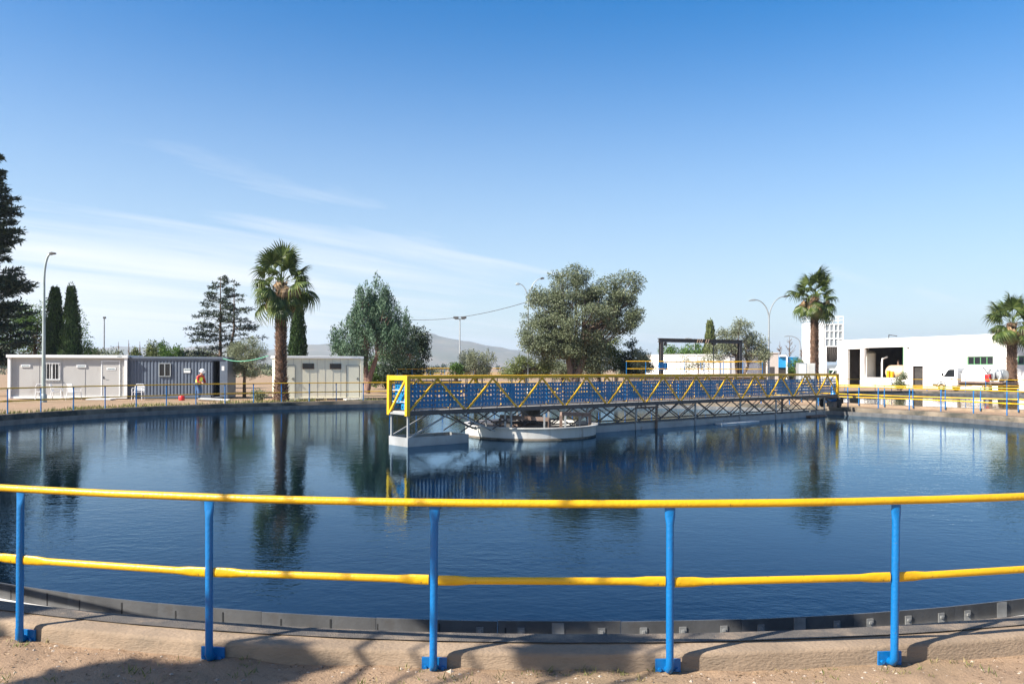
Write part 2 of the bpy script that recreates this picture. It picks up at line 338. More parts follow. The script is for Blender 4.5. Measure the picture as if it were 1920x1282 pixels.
# ------------------------------------------------------------------ tank walls, weir plates
def ring(c,r0,r1,z,mat,name,parent,n=240):
    mb=MB(); mb.lathe([(r0,0),(r1,0)],n); mb=warp(mb) if c is TC else mb; return mb.build(name,mat,parent,ang=180,loc=(0,0,z))
def make_tank(c,rp,label,npan,front):
    t=thing('settling_tank',label,'tank',(c[0],c[1],0))
    wo=rp-.07; wi=rp-.43
    mb=MB(); n=480 if front else 160
    prof=[(wi+.05,-1.2),(wi+.05,WT-.06),(wi+.02,WT-.03),(wi+.02,WT),(wo-.025,WT),(wo-.008,WT-.008),(wo,WT-.025),(wo+.012,-.4)]
    mb.lathe(prof,n)
    rr=random.Random(4); vv=[]
    for (x,y,z) in mb.v:
        if z>0:
            k=.008*noise.noise((x*.8,y*.8,z*.5)); r=math.hypot(x,y); x+=x/r*k; y+=y/r*k; z+=(.006*noise.noise((x*5,y*5,1)) if z>WT-.04 else 0)
        vv.append((x,y,z))
    mb.v=vv; mb=warp(mb) if front else mb; mb.build('wall',M['concrete'],t,ang=40)
    mb=MB(); mb.lathe([(wi,-1.2),(wi,WT-.025),(wi+.018,WT-.008),(wi+.06,WT-.008)],240); mb=warp(mb) if front else mb; mb.build('inner_face',M['algae'],t,ang=60)
    ring(c,wi+.045,wi+.20,WT+.011,M['track'],'wheel_track',t)
    # launder floor water and weir plates
    rw=rp-1.12
    mb=MB(); mb.lathe([(rw,0),(wi+.001,0)],240); mb=warp(mb) if front else mb; face_up(mb.build('launder_water',M['water2'],t,ang=180,loc=(0,0,-.32)))
    da=2*PI/npan; mb=MB(); gap=.00012
    vs=[];k=4
    for i in range(k+1):
        a=-da/2+gap+(da-2*gap)*i/k
        for (r,z) in ((rw-.006,-.5),(rw-.006,.055),(rw+.006,.055),(rw+.006,-.5)): vs.append((r*math.cos(a),r*math.sin(a),z))
    fs=[]
    for i in range(k):
        for j in range(4): fs.append((i*4+j,i*4+(j+1)%4,i*4+4+(j+1)%4,i*4+4+j))
    fs+=[(0,1,2,3),(k*4+3,k*4+2,k*4+1,k*4)]
    mb.add(vs,fs); pmesh=mb.mesh('weir_plate',M['plate'],ang=30)
    for i in range(npan):
        e=DR(da*i) if front else 0; y_=-math.atan2(DR(da*i+.01)-DR(da*i-.01),.02*rw) if front else 0; cx,cy=math.cos(da*i),math.sin(da*i); q=rw+e
        link('weir_plate',pmesh,t,(q*cx-rw*math.cos(da*i+y_),q*cy-rw*math.sin(da*i+y_),rr.uniform(-.004,.004)),(0,0,da*i+y_))
    if front:
        # angle brackets and joint clips bolted on the outer face (only those the camera side shows)
        mb=MB(); mb.box(rw+.006,rw+.014,-.026,.026,-.2,.01); mb.box(rw+.014,rw+.024,-.010,.010,-.028,-.010); cm_=mb.mesh('clip',M['clip'],ang=30)
        mb=MB(); mb.box(rw+.006,rw+.012,-.045,.045,-.2,.045); jm=mb.mesh('joint_clip',M['clip'],ang=30)
        base=-PI/2
        for k in range(-26,27):
            a=base+da*(k)/3+rr.uniform(-.0015,.0015)
            if k<-2: continue
            e=DR(a); o=link('clip',jm if k%6==0 else cm_,t,(e*math.cos(a),e*math.sin(a),0),(0,0,a))
        # rusty support ledge at the foot of the plate, seen over the wall
        sm_=MB().box(rw+.0065,rw+.009,-.006,.006,-.2,.03).mesh('seam_strip',M['black'],ang=30)
        for k in range(-26,0):
            a=base+da*k/2.1+rr.uniform(-.004,.004); e=DR(a); link('seam_strip',sm_,t,(e*math.cos(a),e*math.sin(a),-.02 if k%2 else .0),(0,0,a))
        mb=MB(); mb.lathe([(rw+.012,-.075),(rw+.05,-.075),(rw+.05,-.09)],160,a0=-PI/2-.6,a1=-PI/2+.6); warp(mb); mb.build('ledge',M['slab'],t)
    return t
tank1=make_tank(TC,RP,'round concrete settling tank of dark water filling the foreground',124,True)
tank2=make_tank(T2,RP2,'second round tank with pale reflections in front of the white building',104,False)
# ------------------------------------------------------------------ railings
def paddle_tube(mb,a,b,rad,flat=.11,taper=.08,both=True):
    "tube along x whose ends are flattened upright"
    L=b-a; st=[(0,1),(flat,1),(flat+taper,0),(L-flat-taper,0),(L-flat,1),(L,1)]
    n=12; vs=[];fs=[]
    for (s,k) in st:
        ry=rad*(1-.62*k); rz=rad*(1+.33*k)
        for i in range(n):
            q=2*PI*i/n; vs.append((a+s,ry*math.cos(q),rz*math.sin(q)))
    for i in range(len(st)-1):
        for k in range(n): fs.append((i*n+k,i*n+(k+1)%n,(i+1)*n+(k+1)%n,(i+1)*n+k))
    fs+=[tuple(range(n-1,-1,-1)),tuple(range((len(st)-1)*n,len(st)*n))]
    mb.add(vs,fs)
def make_railing(c,rp,npost,a_first,label,skip=(),group=None,wall=True):
    t=thing('railing',label,'railing',(c[0],c[1],0),group=group)
    da=2*PI/npost; rad=.0228; zt=1.103; zm=.645
    # post: flattened paddle at the top, elbow and plate at the foot
    n=12; st=[(.145,0),(.98,0),(1.03,1),(1.078,1.15)]; vs=[];fs=[]
    for (z,k) in st:
        for i in range(n):
            q=2*PI*i/n; vs.append((rad*(1-.6*k)*math.cos(q),rad*(1+.34*k)*math.sin(q),z))
    for i in range(len(st)-1):
        for k in range(n): fs.append((i*n+k,i*n+(k+1)%n,(i+1)*n+(k+1)%n,(i+1)*n+k))
    mb=MB(); mb.add(vs,fs+[tuple(range(3*n,4*n)),tuple(range(n-1,-1,-1))])
    mb.tube([(0,0,.20),(0,0,.15),(-.012,0,.125),(-.045,0,.118)],[rad,rad*1.12,rad*1.12,rad*1.05],10)
    pmesh=mb.mesh('post',M['blue'],ang=50)
    mb=MB(); mb.box(-.056,-.044,-.075,.075,.055,.175)
    for y in (-.052,.052): mb.tube([(-.044,y,.115),(-.028,y,.115)],.011,6)
    bmesh_=mb.mesh('base_plate',M['blue'],ang=40)
    chord=2*rp*math.sin(da/2); mb=MB(); paddle_tube(mb,-chord/2+.028,chord/2-.028,rad*.98); mm=mb.mesh('mid_rail',M['yellow'],ang=50)
    rr=random.Random(7)
    for i in range(npost):
        a=a_first+da*i
        if i in skip: continue
        q=rp+(DR(a) if wall else 0); q2=rp+(DR(a+da) if wall else 0)
        p=link('post',pmesh,t,(q*math.cos(a),q*math.sin(a),0),(rr.uniform(-.012,.012),rr.uniform(-.012,.012),a))
        if wall and abs(((a+PI/2+PI)%(2*PI))-PI)<.5: link('base_plate',bmesh_,p)
        am=a+da/2
        if (i+1)%npost in skip: continue
        pa=Vector((q*math.cos(a),q*math.sin(a))); pb=Vector((q2*math.cos(a+da),q2*math.sin(a+da))); pc_=(pa+pb)/2; pd=pb-pa
        link('mid_rail',mm,t,(pc_.x,pc_.y,zm+rr.uniform(-.004,.004)),(0,rr.uniform(-.002,.002),math.atan2(pd.y,pd.x)),((pd.length-.056)/(chord-.056),1,1))
    segs=npost*3; pts=[]; rng=[k for k in range(npost) if k not in skip]
    if skip:
        s0=(max(skip)+1); cnt=npost-len(skip)
        pts=[(rp*math.cos(a_first+da*(s0+i/3)),rp*math.sin(a_first+da*(s0+i/3)),zt) for i in range((cnt-1)*3+1)]
        mb=MB(); mb.tube(pts,rad*1.04,12)
    else:
        pts=[(rp*math.cos(2*PI*i/segs),rp*math.sin(2*PI*i/segs),zt+.004*noise.noise((math.cos(2*PI*i/segs)*30,math.sin(2*PI*i/segs)*30,0))) for i in range(segs)]
        if wall: pts=[(x*(1+DR(math.atan2(y,x))/rp),y*(1+DR(math.atan2(y,x))/rp),z) for x,y,z in pts]
        mb=MB(); mb.tube(pts,rad*1.04,12,closed=True)
    mb.build('top_rail',M['yellow'],t,ang=60); return t
x0=X(813,4.63)
A1=-PI/2+math.asin((x0-TC[0])/RP)
make_railing(TC,RP,85,A1,'blue and yellow tubular railing circling the foreground tank')
make_railing(T2,RP2,72,.02,'blue and yellow tubular railing around the second tank on the right',wall=False)
# ------------------------------------------------------------------ hills and far fields
M['hill']=pm('hill_scrub',(.16,.135,.105),(.10,.105,.07),.004,1,det=10,dirt=(.24,.19,.14),dscale=.012)
def make_hills():
    prof=[(-900,22),(-300,30),(60,30),(170,33),(250,36),(300,31),(360,40),(430,43),(500,33),(580,43),(650,40),(700,44),(760,58),(790,62),(815,60),(860,52),(905,44),(950,36),(1010,26),(1100,16),(1300,9),(1600,6),(2800,5)]
    px=[p[0] for p in prof]; ph=[p[1] for p in prof]
    d0=3000; nx=360; ny=36; vs=[];fs=[]
    for i in range(nx+1):
        x=-900+3700*i/nx
        h=np.interp(x,px,ph)*d0/F*.95
        for j in range(ny+1):
            t=j/ny; d=2100+1700*t
            k=math.sin(min(1,t/.53)*PI/2)**1.35 if t<.53 else math.cos((t-.53)/.47*PI/2)
            X_=(x-960)/F*d
            z=h*k*(1+.22*noise.fractal((X_*.004,d*.004,0),1,2,5))+6*noise.noise((X_*.01,d*.01,3))*k
            vs.append((X_,d,z-2 if t in (0,1) else z+.5))
    for i in range(nx):
        for j in range(ny): k=i*(ny+1)+j; fs.append((k,k+ny+1,k+ny+2,k+1))
    mb=MB(); mb.add(vs,fs); return tag(mb.build('hills',M['hill'],ang=180),kind='structure')
make_hills()
# ------------------------------------------------------------------ scraper bridge
BN=P(764,704,20.0); BF=P(1571,704,34.6)
BL=math.hypot(BF.x-BN.x,BF.y-BN.y); BA=math.atan2(BF.y-BN.y,BF.x-BN.x); BW=.85
bridge=thing('scraper_bridge','long yellow truss footbridge with blue perforated panels across the tank','bridge',(BN.x,BN.y,.69),BA)
BH=1.0; NB=12; bay=BL/NB
def perforated(nx,nz,pitch,r,th,skip=()):
    mb=MB(); h=pitch/2
    for i in range(nx):
        for j in range(nz):
            if (i,j) in skip: continue
            cx=(i+.5)*pitch; cz=(j+.5)*pitch; sq=[(h,0),(h,h),(0,h),(-h,h),(-h,0),(-h,-h),(0,-h),(h,-h)]
            vs=[]
            for y in (0,th):
                vs+=[(cx+a,y,cz+b) for a,b in sq]+[(cx+r*math.cos(k*PI/4),y,cz+r*math.sin(k*PI/4)) for k in range(8)]
            fs=[]
            for k in range(8):
                q=(k+1)%8
                fs+=[(k,q,8+q,8+k),(16+k,24+k,24+q,16+q),(8+k,8+q,24+q,24+k)]
            mb.add(vs,fs)
    return mb
pt=.12; nxp=int((bay-.02)/pt)
c1=int(nxp*.23); c2=int(nxp*.74)
pan=perforated(nxp,5,pt,.038,.003,skip={(c1,2),(c1+1,2),(c1,3),(c2,3),(c2+1,2),(c2,2)}).mesh('perforated_panel',M['panelblue'],smooth=False)
pan2=perforated(nxp,5,pt,.038,.003).mesh('perforated_panel',M['panelblue'],smooth=False)
rr=random.Random(3)
for side,y in ((0,.07),(1,BW-.075)):
    for i in range(NB):
        link('perforated_panel',pan if (i+side)%3 else pan2,bridge,(i*bay+.02+rr.uniform(-.01,.01),y+rr.uniform(-.006,.006),.165+rr.uniform(-.012,.012)))
end=perforated(3,6,pt,.030,.003).mesh('end_panel',M['panelblue'],smooth=False)
link('end_panel',end,bridge,(.09,.52,.30),(0,0,PI/2)).location=(.12,.40,.28)
link('end_panel',end,bridge,(.10,.08,.12),(0,0,PI/2))
# handrail stanchions behind the panels
mb=MB(); mb.box(-.009,.009,-.009,.009,.05,.9); sm=mb.mesh('stanchion',M['darksteel'],smooth=False)
for side,y in ((0,.095),(1,BW-.10)):
    for i in range(int(BL/.55)): link('stanchion',sm,bridge,(.28+i*.55,y,0))
for y in (.0,BW): 
    MB().box(-.05,BL,y-.045,y+.045,BH-.085,BH).build('top_chord',M['yellow'],bridge,bevel=.008)
    MB().box(-.03,BL,y-.04,y+.04,-.02,.10).build('bottom_chord',M['darksteel'],bridge,bevel=.006)
mb=MB(); Ld=math.hypot(bay/2,BH-.10); mb.bar((0,0,0),(bay/2,0,BH-.13),.042,.042); dm=mb.mesh('diagonal',M['yellow'],smooth=False)
for y in (-.005,BW+.005):
    for i in range(NB):
        link('diagonal',dm,bridge,(i*bay+.03,y,.07)); link('diagonal',dm,bridge,((i+1)*bay-.03,y,.07),(0,0,PI))
for x in (0,BL-.03):
    for y in (0,BW): MB().box(x-.052,x+.052,y-.052,y+.052,-.03,BH+.003).build('end_post',M['yellow'],bridge,bevel=.008)
    MB().box(x-.04,x+.04,.052,BW-.052,BH-.125,BH-.002).build('end_beam',M['yellow'],bridge,bevel=.006)
MB().bar((-.03,BW-.05,.02),(-.03,.05,BH-.12),.05,.05).build('end_brace',M['yellow'],bridge,smooth=False)
MB().box(-.04,.04,.052,BW-.052,.0,.05).build('end_sill',M['greysteel'],bridge)
for z in (.32,.62): MB().tube([(.05,.06,z),(.05,BW-.06,z)],.011,6).build('end_bar',M['plastic'],bridge)
MB().box(.0,BL,.05,BW-.05,.045,.08).build('deck',M['deck'],bridge)
# bracing and posts under the deck
mb=MB(); mb.bar((0,0,0),(1.0,0,-.5),.022,.03); xm=mb.mesh('under_brace',M['darksteel'],smooth=False)
mb=MB(); mb.bar((0,0,-.5),(1.0,0,0),.022,.03); xm2=mb.mesh('under_brace',M['darksteel'],smooth=False)
nbr=int((BL-1.6)/1.05)
for y in (.03,BW-.03):
    for i in range(nbr):
        if i<1: continue
        x=.7+i*1.05
        link('under_brace',xm,bridge,(x,y,-.02)); link('under_brace',xm2,bridge,(x,y+.04,-.02))
    MB().box(4.2,BL-.9,y-.02,y+.02,-.56,-.52).build('lower_chord',M['darksteel'],bridge)
mb=MB(); mb.box(-.026,.026,-.026,.026,-.95,-.03); lg=mb.mesh('leg',M['greysteel'],smooth=False)
mb=MB(); mb.box(-.03,.03,-.03,.03,-.9,-.03); lgr=mb.mesh('leg',M['rust'],smooth=False)
for x,yy,m_ in ((.05,.04,lg),(.05,BW-.04,lg),(3.5,.04,lg),(6.6,.04,lg),(8.9,.04,lg),(9.9,.0,lgr),(12.1,.04,lg),(14.9,.04,lg),(17.4,.04,lg),(18.3,.3,lgr),(20.6,.04,lg),(BL-1.1,.04,lg)):
    link('leg',m_,bridge,(x,yy,0))
MB().box(8.9,9.96,-.04,.04,-.12,-.06).build('cross_bar',M['rust'],bridge)
# steel channels on the water under the bridge
def channel(mb,x0,x1,y0,y1,z0,z1,t=.02):
    mb.box(x0,x1,y0,y0+t,z0,z1); mb.box(x0,x1,y1-t,y1,z0,z1); mb.box(x0,x0+t,y0+t,y1-t,z0,z1-.002); mb.box(x1-t,x1,y0+t,y1-t,z0,z1-.002); mb.box(x0+t,x1-t,y0+t,y1-t,z0,z0+.05); return mb
channel(MB(),.0,1.95,-.02,BW+.02,-.95,-.575).build('scum_trough',M['greysteel'],bridge,smooth=False)
channel(MB(),6.3,BL-1.0,.05,BW-.05,-.95,-.60).build('scum_trough',M['greysteel'],bridge,smooth=False)
for (a,b) in (((.02,0,-.60),(1.3,.02,-.03)),((.02,BW,-.60),(1.3,BW,-.03)),((1.5,0,-.03),(2.9,.02,-.55)),((1.5,BW,-.03),(2.9,BW,-.55))):
    MB().bar(a,b,.035,.04).build('trough_strut',M['greysteel'],bridge,smooth=False)
MB().box(13.2,15.6,-.35,-.02,-.86,-.76).build('skimmer_float',M['slab'],bridge,bevel=.02)
MB().box(BL-2.6,BL-1.3,-.2,.1,-.84,-.74).build('skimmer_float',M['rust'],bridge,bevel=.02)
# drive unit at the rim end
dv=MB(); dv.lathe([(.11,-.35),(.13,-.3),(.13,.12),(.10,.16),(.10,.5),(.085,.56),(.0,.58)],16,(BL+.10,.25,-.02)); dv.build('drive_motor',M['blue'],bridge)
dv=MB(); dv.tube([(BL-.35,.3,-.2),(BL+.35,.3,-.2)],.12,14); dv.tube([(BL+.15,.05,-.22),(BL+.15,.55,-.22)],.10,12); dv.build('gearbox',M['blue'],bridge)
for yy in (-.05,.7):
    dv=MB(); dv.lathe([(.02,-.06),(.17,-.06),(.19,-.03),(.19,.03),(.17,.06),(.02,.06)],20); o=dv.build('drive_wheel',M['tyre'],bridge,loc=(BL-.02,yy,-.30),rot=(PI/2,0,0))
dv=MB(); dv.box(BL-.6,BL-.25,-.1,.2,-.42,-.22); dv.bar((BL-1.1,.1,-.04),(BL-.4,.1,-.25),.05,.05); dv.box(BL-.9,BL+.2,.1,.18,-.08,-.02); dv.build('wheel_bracket',M['darksteel'],bridge,smooth=False)
MB().lathe([(.14,-.14),(.16,-.10),(.16,.1),(.12,.14),(.0,.15)],14,(BL+.38,.1,-.18)).build('motor_cover',M['black'],bridge)
# ------------------------------------------------------------------ centre drum
DC=(X(995,23.8),23.8)
drum=thing('centre_drum','low round pale drum of the tank centre under the bridge','drum',(DC[0],DC[1],0))
mb=MB(); mb.lathe([(1.96,-.5),(1.96,.205),(2.03,.205),(2.03,.235),(1.89,.235),(1.89,-.5)],72); mb.build('drum_wall',M['drum'],drum,ang=30)
MB().lathe([(1.963,-.3),(1.964,-.075),(1.958,-.06)],72).build('tide_mark',M['algae'],drum)
mb=MB(); mb.lathe([(.02,0),(1.0,.0),(1.9,0)],48); mb.build('scum_surface',M['scum'],drum,ang=180,loc=(0,0,-.03))
mb=MB(); mb.lathe([(.55,-.3),(.55,.28),(.48,.28),(.48,-.3)],32); mb.build('inner_ring',M['rust'],drum,ang=30)
rr=random.Random(5)
for (ax,ay,bx,by,z) in ((-.9,-1.2,.5,-1.45,.50),(.85,-1.1,1.75,-.45,.58)):
    mb=MB(); mb.bar((ax,ay,z),(bx,by,z-.06),.09,.11); mb.build('skimmer_beam',M['rust'],drum,smooth=False)
    for (x,y) in ((ax,ay),(bx,by)): MB().box(x-.04,x+.04,y-.04,y+.04,-.1,z-.05).build('skimmer_post',M['rust'],drum)
for (x,y,h) in ((-1.3,-1.1,.6),(-.75,-1.55,.65),(.35,-1.6,.6),(.95,-1.45,.55),(1.5,.2,.6),(-.4,.9,.6),(.6,1.2,.6)): MB().box(x-.025,x+.025,y-.025,y+.025,-.1,h).build('drum_post',M['greysteel'],drum)
for i in range(7):
    a=rr.uniform(-.5,.5); x=rr.uniform(-.55,.45); y=rr.uniform(-1.0,-.1)
    MB().bar((x-.6*math.cos(a),y-.5*math.sin(a),.06+i*.05),(x+.6*math.cos(a),y+.5*math.sin(a),.02+i*.06),.09,.05).build('scum_board',M['darksteel'],drum,smooth=False)
MB().lathe([(.30,-.1),(.30,.62),(.36,.64),(.36,.70),(.0,.72)],20).build('pivot_column',M['darksteel'],drum)
mb=MB(); mb.lathe([(1.2,0),(1.55,0.02),(1.55,.05),(1.2,.03)],40,a0=PI*.55,a1=PI*1.25); mb.build('drum_shelf',M['darksteel'],drum,loc=(0,.2,.22))
# ------------------------------------------------------------------ cabins on the left
def cabin(name,label,x,d,rz,L,H,D=2.4,base=.13):
    return thing(name,label,'cabin',(x,d,base),rz)
def window(parent,x0,x1,z0,z1,mat,bars=0,mull=1,glass='glass',fw=.045):
    w=MB().box(x0,x1,-.035,.02,z0,z0+fw).box(x0,x1,-.035,.02,z1-fw,z1).box(x0,x0+fw,-.035,.02,z0+fw,z1-fw).box(x1-fw,x1,-.035,.02,z0+fw,z1-fw)
    for i in range(mull):
        xm=x0+(x1-x0)*(i+1)/(mull+1); w.box(xm-fw/2,xm+fw/2,-.028,.02,z0+fw,z1-fw)
    o=w.build('window',mat,parent,smooth=False)
    MB().box(x0+fw*.5,x1-fw*.5,-.008,.012,z0+fw*.5,z1-fw*.5).build('pane',M[glass],o,smooth=False)
    if bars:
        for i in range(bars):
            xb=x0+(x1-x0)*(i+.5)/bars; MB().tube([(xb,-.07,z0-.02),(xb,-.07,z1+.02)],.012,6).build('bar',M['white'],o)
        for z in (z0,z1): MB().box(x0-.02,x1+.02,-.085,-.055,z-.015,z+.015).build('bar',M['white'],o,smooth=False)
    return o
def door(parent,x0,x1,z0,z1,mat,fmat,hx,fw=.05,inset=0):
    d=MB().box(x0,x1,-.03,.01,z0,z1).build('door',mat,parent,smooth=False,bevel=.006)
    MB().box(x0-fw,x0-.004,-.045,.01,z0,z1+fw).box(x1+.004,x1+fw,-.045,.01,z0,z1+fw).box(x0-.004,x1+.004,-.045,.01,z1+.004,z1+fw).build('frame',fmat,d,smooth=False)
    MB().box(hx-.02,hx+.02,-.045,-.03,z0+.95,z0+1.1).tube([(hx,-.05,z0+1.02),(hx,-.085,z0+1.02),(hx+(.10 if hx<(x0+x1)/2 else -.10),-.085,z0+1.02)],.012,6).build('handle',M['black'],d)
    return d
# white-grey site office
c1x=X(18,43); L1=(X(227,43.3)-c1x)*1.03; H1=2.36
cab1=cabin('site_cabin','pale grey office cabin with barred window behind the leftmost lamp post',c1x,42.9,.15,L1,H1)
MB().box(.08,L1-.08,.04,2.36,.12,H1-.14).build('wall',M['cgrey'],cab1,smooth=False)
MB().box(-.06,L1+.06,-.16,2.46,H1-.14,H1+.02).build('roof',M['white'],cab1,smooth=False,bevel=.015)
for x in (0,L1-.14): MB().box(x,x+.14,-.10,.04,.0,H1-.14).build('corner_post',M['white'],cab1,smooth=False)
MB().box(.14,L1-.14,-.05,.04,.0,.12).build('sill_beam',M['white'],cab1,smooth=False)
for i in range(4): MB().box(.35+i*1.17,.37+i*1.17,.025,.04,.13,H1-.15).build('panel_joint',M['cgrey'],cab1,smooth=False)
window(cab1,1.72,2.62,1.02,1.92,M['white'],bars=6,mull=1).location=(0,.04,0)
door(cab1,L1-1.32,L1-.45,.12,2.03,M['cgrey'],M['white'],L1-1.25).location=(0,.04,0)
for x0,x1,z in ((.62,1.1,1.78),(3.45,3.95,1.77),(L1-1.1,L1-.62,1.63)):
    MB().box(x0,x1,-.006,.038,z-.07,z+.07).build('sign_board',M['white'],cab1,smooth=False); MB().box(x0+.06,x1-.05,-.010,-.007,z-.032,z+.028).build('sign_print',M['print'],cab1,smooth=False)
MB().box(L1-.50,L1-.24,-.165,-.16,H1-.08,H1-.02).build('number_print',M['print'],cab1,smooth=False)
# slate blue corrugated container
c2x=X(229.5,43.9); L2=(X(418,44.3)-c2x)*1.03; H2=2.32
cab2=cabin('corrugated_container','slate blue corrugated container with open doorway',c2x,43.9,.15,L2,H2)
def corrugated(L,z0,z1,pitch,dep,skip):
    mb=MB(); n=int(L/pitch); out=[]
    for i in range(n):
        x=i*pitch
        out+=[(x,0),(x+pitch*.40,0),(x+pitch*.52,dep),(x+pitch*.88,dep)]
    out.append((n*pitch,0))
    vs=[];fs=[]
    for x,y in out: vs+=[(x,y,z0),(x,y,z1)]
    for k in range(len(out)-1): fs.append((2*k,2*k+2,2*k+3,2*k+1))
    return mb.add(vs,fs)
nr=26; pc=(L2-.95)/nr
rib=MB(); q_=[(0,0),(.42,0),(.50,.035),(.78,.035),(1,0)]
rib.add([(x*pc,y,z) for z in (.16,2.10) for x,y in q_],[(i,i+1,i+6,i+5) for i in range(4)])
rm=rib.mesh('rib',M['cslate'],smooth=False)
for i in range(nr): link('rib',rm,cab2,(.10+i*pc,.03,0))
MB().box(-.01,.10,-.02,.06,0,H2-.1).build('corner_post',M['cslate'],cab2,smooth=False)
MB().box(L2-.10,L2,-.02,.06,0,H2-.1).build('corner_post',M['cslate'],cab2,smooth=False)
MB().box(-.02,L2+.01,-.05,2.4,H2-.12,H2).build('roof',M['cslate'],cab2,smooth=False,bevel=.01)
MB().box(.10,L2-.10,.0,.09,2.10,H2-.12).box(.10,L2-.9,.0,.09,.0,.16).build('header_beam',M['cslate'],cab2,smooth=False)
MB().box(.0,.05,.06,2.4,0,H2-.12).box(L2-.05,L2,.06,2.4,0,H2-.12).box(.05,L2-.05,2.34,2.4,0,H2-.12).box(.05,L2-.05,.09,2.34,.02,.08).build('side_wall',M['cslate'],cab2,smooth=False)
MB().box(L2-.42,L2-.10,.02,.06,.05,2.10).build('door_jamb',M['cslate'],cab2,smooth=False)
MB().box(L2-.84,L2-.80,.06,.80,.08,2.06).build('open_door',M['cslate'],cab2,smooth=False)
MB().box(L2-.32,L2-.18,.012,.02,1.55,1.80).build('notice',M['plastic'],cab2,smooth=False)
MB().box(1.95+1.3,2.25+1.35,-.006,.028,1.42,1.66).build('sign_board',M['white'],cab2,smooth=False)
MB().box(3.27,3.58,-.012,-.007,1.55,1.63).build('sign_print',M['print'],cab2,smooth=False)
window(cab2,1.92,2.56,1.20,1.96,M['galv'],mull=1)
# cream sanitary cabin
c3=P(515,740,42.4); H3=2.36; L3=4.75; 
cab3=cabin('toilet_cabin','cream cabin with two narrow high windows behind the tall palm',c3.x,42.4,.37,L3,H3)
D3=2.4
MB().box(.06,L3-.06,.05,D3-.05,.10,H3-.12).build('wall',M['cream'],cab3,smooth=False)
MB().box(-.03,L3+.03,-.05,D3,H3-.12,H3+.01).build('roof',M['white'],cab3,smooth=False,bevel=.012)
for x in (0,L3-.16): MB().box(x,x+.16,-.03,.05,.0,H3-.12).build('corner_post',M['cream'],cab3,smooth=False)
MB().box(.16,L3-.16,-.01,.05,.04,.10).build('sill_beam',M['cream'],cab3,smooth=False)
for i in range(9):
    MB().box(.55+i*.42,.562+i*.42,.043,.052,.12,H3-.14).build('panel_joint',M['deck'],cab3,smooth=False)
for x in (1.45,2.92): window(cab3,x,x+.62,1.66,1.96,M['brownframe'],mull=0,fw=.055).location=(0,.05,0)
door(cab3,.30,1.05,.10,1.85,M['cream'],M['darksteel'],.95,fw=.02).location=(0,.05,0)
door(cab3,L3-.92,L3-.22,.10,1.85,M['cream'],M['darksteel'],L3-.30,fw=.02).location=(0,.05,0)
for x in (1.9,2.9): MB().box(x,x+.14,.0,.06,-.04,.04).build('foot_block',M['black'],cab3,smooth=False)
def slab(label,loc,rz,sx,sy,sz=.07):
    o=MB().box(-sx/2,sx/2,-sy/2,sy/2,0,sz).build('step_slab',M['slab'],None,smooth=False,bevel=.015,loc=loc,rot=(0,0,rz)); return tag(o,label,'slab','pale slabs laid at the cabin doors')
ca,sa=math.cos(.37),math.sin(.37)
slab('pale step slab under the right door of the cream cabin',(c3.x+ca*(L3-.55)+sa*.55,42.4+sa*(L3-.55)-ca*.55,.09),.43,1.15,.7)
slab('pale step slab beside the palm at the cream cabin',(c3.x+ca*.75+sa*.5,42.4+sa*.75-ca*.5,.09),.43,1.0,.6)
slab('pale step slab under the door of the grey cabin',(c1x+L1-.85,42.5,.09),.05,1.3,.7)
slab('pale slab tilted on the ground before the open container doorway',(X(402,42.3),42.3,.12),.2,1.5,.8,.06).rotation_euler=(.03,.05,.2)
# hose between container and cream cabin
a=P(418,672,43.4); b=P(503,667,42.6); pts=[]
for i in range(17):
    t=i/16; p=a.lerp(b,t); p.z-=.25*4*t*(1-t)*(1-.35*t); pts.append(p)
tag(MB().tube(pts,.022,6).build('green_hose',M['hose']),'green hose hanging between the blue container and the cream cabin','hose')
# chairs
def plastic_chair(label,loc,rz,slats=False):
    t=thing('plastic_chair',label,'chair',loc,rz,'white plastic chairs outside the cabins')
    o=MB(); o.add([(-.23,-.23,.42),(.23,-.23,.42),(.21,.2,.40),(-.21,.2,.40),(-.23,-.23,.445),(.23,-.23,.445),(.21,.2,.425),(-.21,.2,.425)],[(0,3,2,1),(4,5,6,7),(0,1,5,4),(1,2,6,5),(2,3,7,6),(3,0,4,7)]); o.build('seat',M['plastic'],t,bevel=.008)
    b=MB(); b.tube([(-.24,.2,.43),(-.23,.27,.72),(-.17,.30,.84),(.17,.30,.84),(.23,.27,.72),(.24,.2,.43)],.02,6); b.build('back_frame',M['plastic'],t)
    if slats:
        for z in (.53,.63,.73): MB().box(-.22,.22,.235+.1*(z-.5),.26+.1*(z-.5),z-.035,z+.035).build('slat',M['plastic'],t,smooth=False)
    else:
        for k in range(6):
            x=-.17+.068*k; MB().bar((x,.215,.44),(x*.85,.30,.82),.04,.012).build('slat',M['plastic'],t,smooth=False)
    for x in (-.25,.25):
        MB().tube([(x,.23,.62),(x,-.1,.64),(x,-.22,.60),(x,-.235,.43)],.02,6).build('armrest',M['plastic'],t)
        for y,dy in ((-.22,-.03),(.21,.07)): MB().tube([(x*.92,y,.43),(x*1.05,y+dy,0)],[.024,.017],6).build('leg',M['plastic'],t)
    return t
d=42.35
plastic_chair('white plastic chair beside the green lamp post, leftmost of the row',(X(77,d),d,.10),PI+.5)
plastic_chair('white plastic chair turned sideways between two others at the grey cabin',(X(105,d),d+.1,.10),1.9)
plastic_chair('white plastic chair nearest the grey cabin door',(X(139,d),d,.10),PI-.35)
plastic_chair('white slatted chair in front of the corrugated container',(X(256,d),d+.2,.10),.15,True)
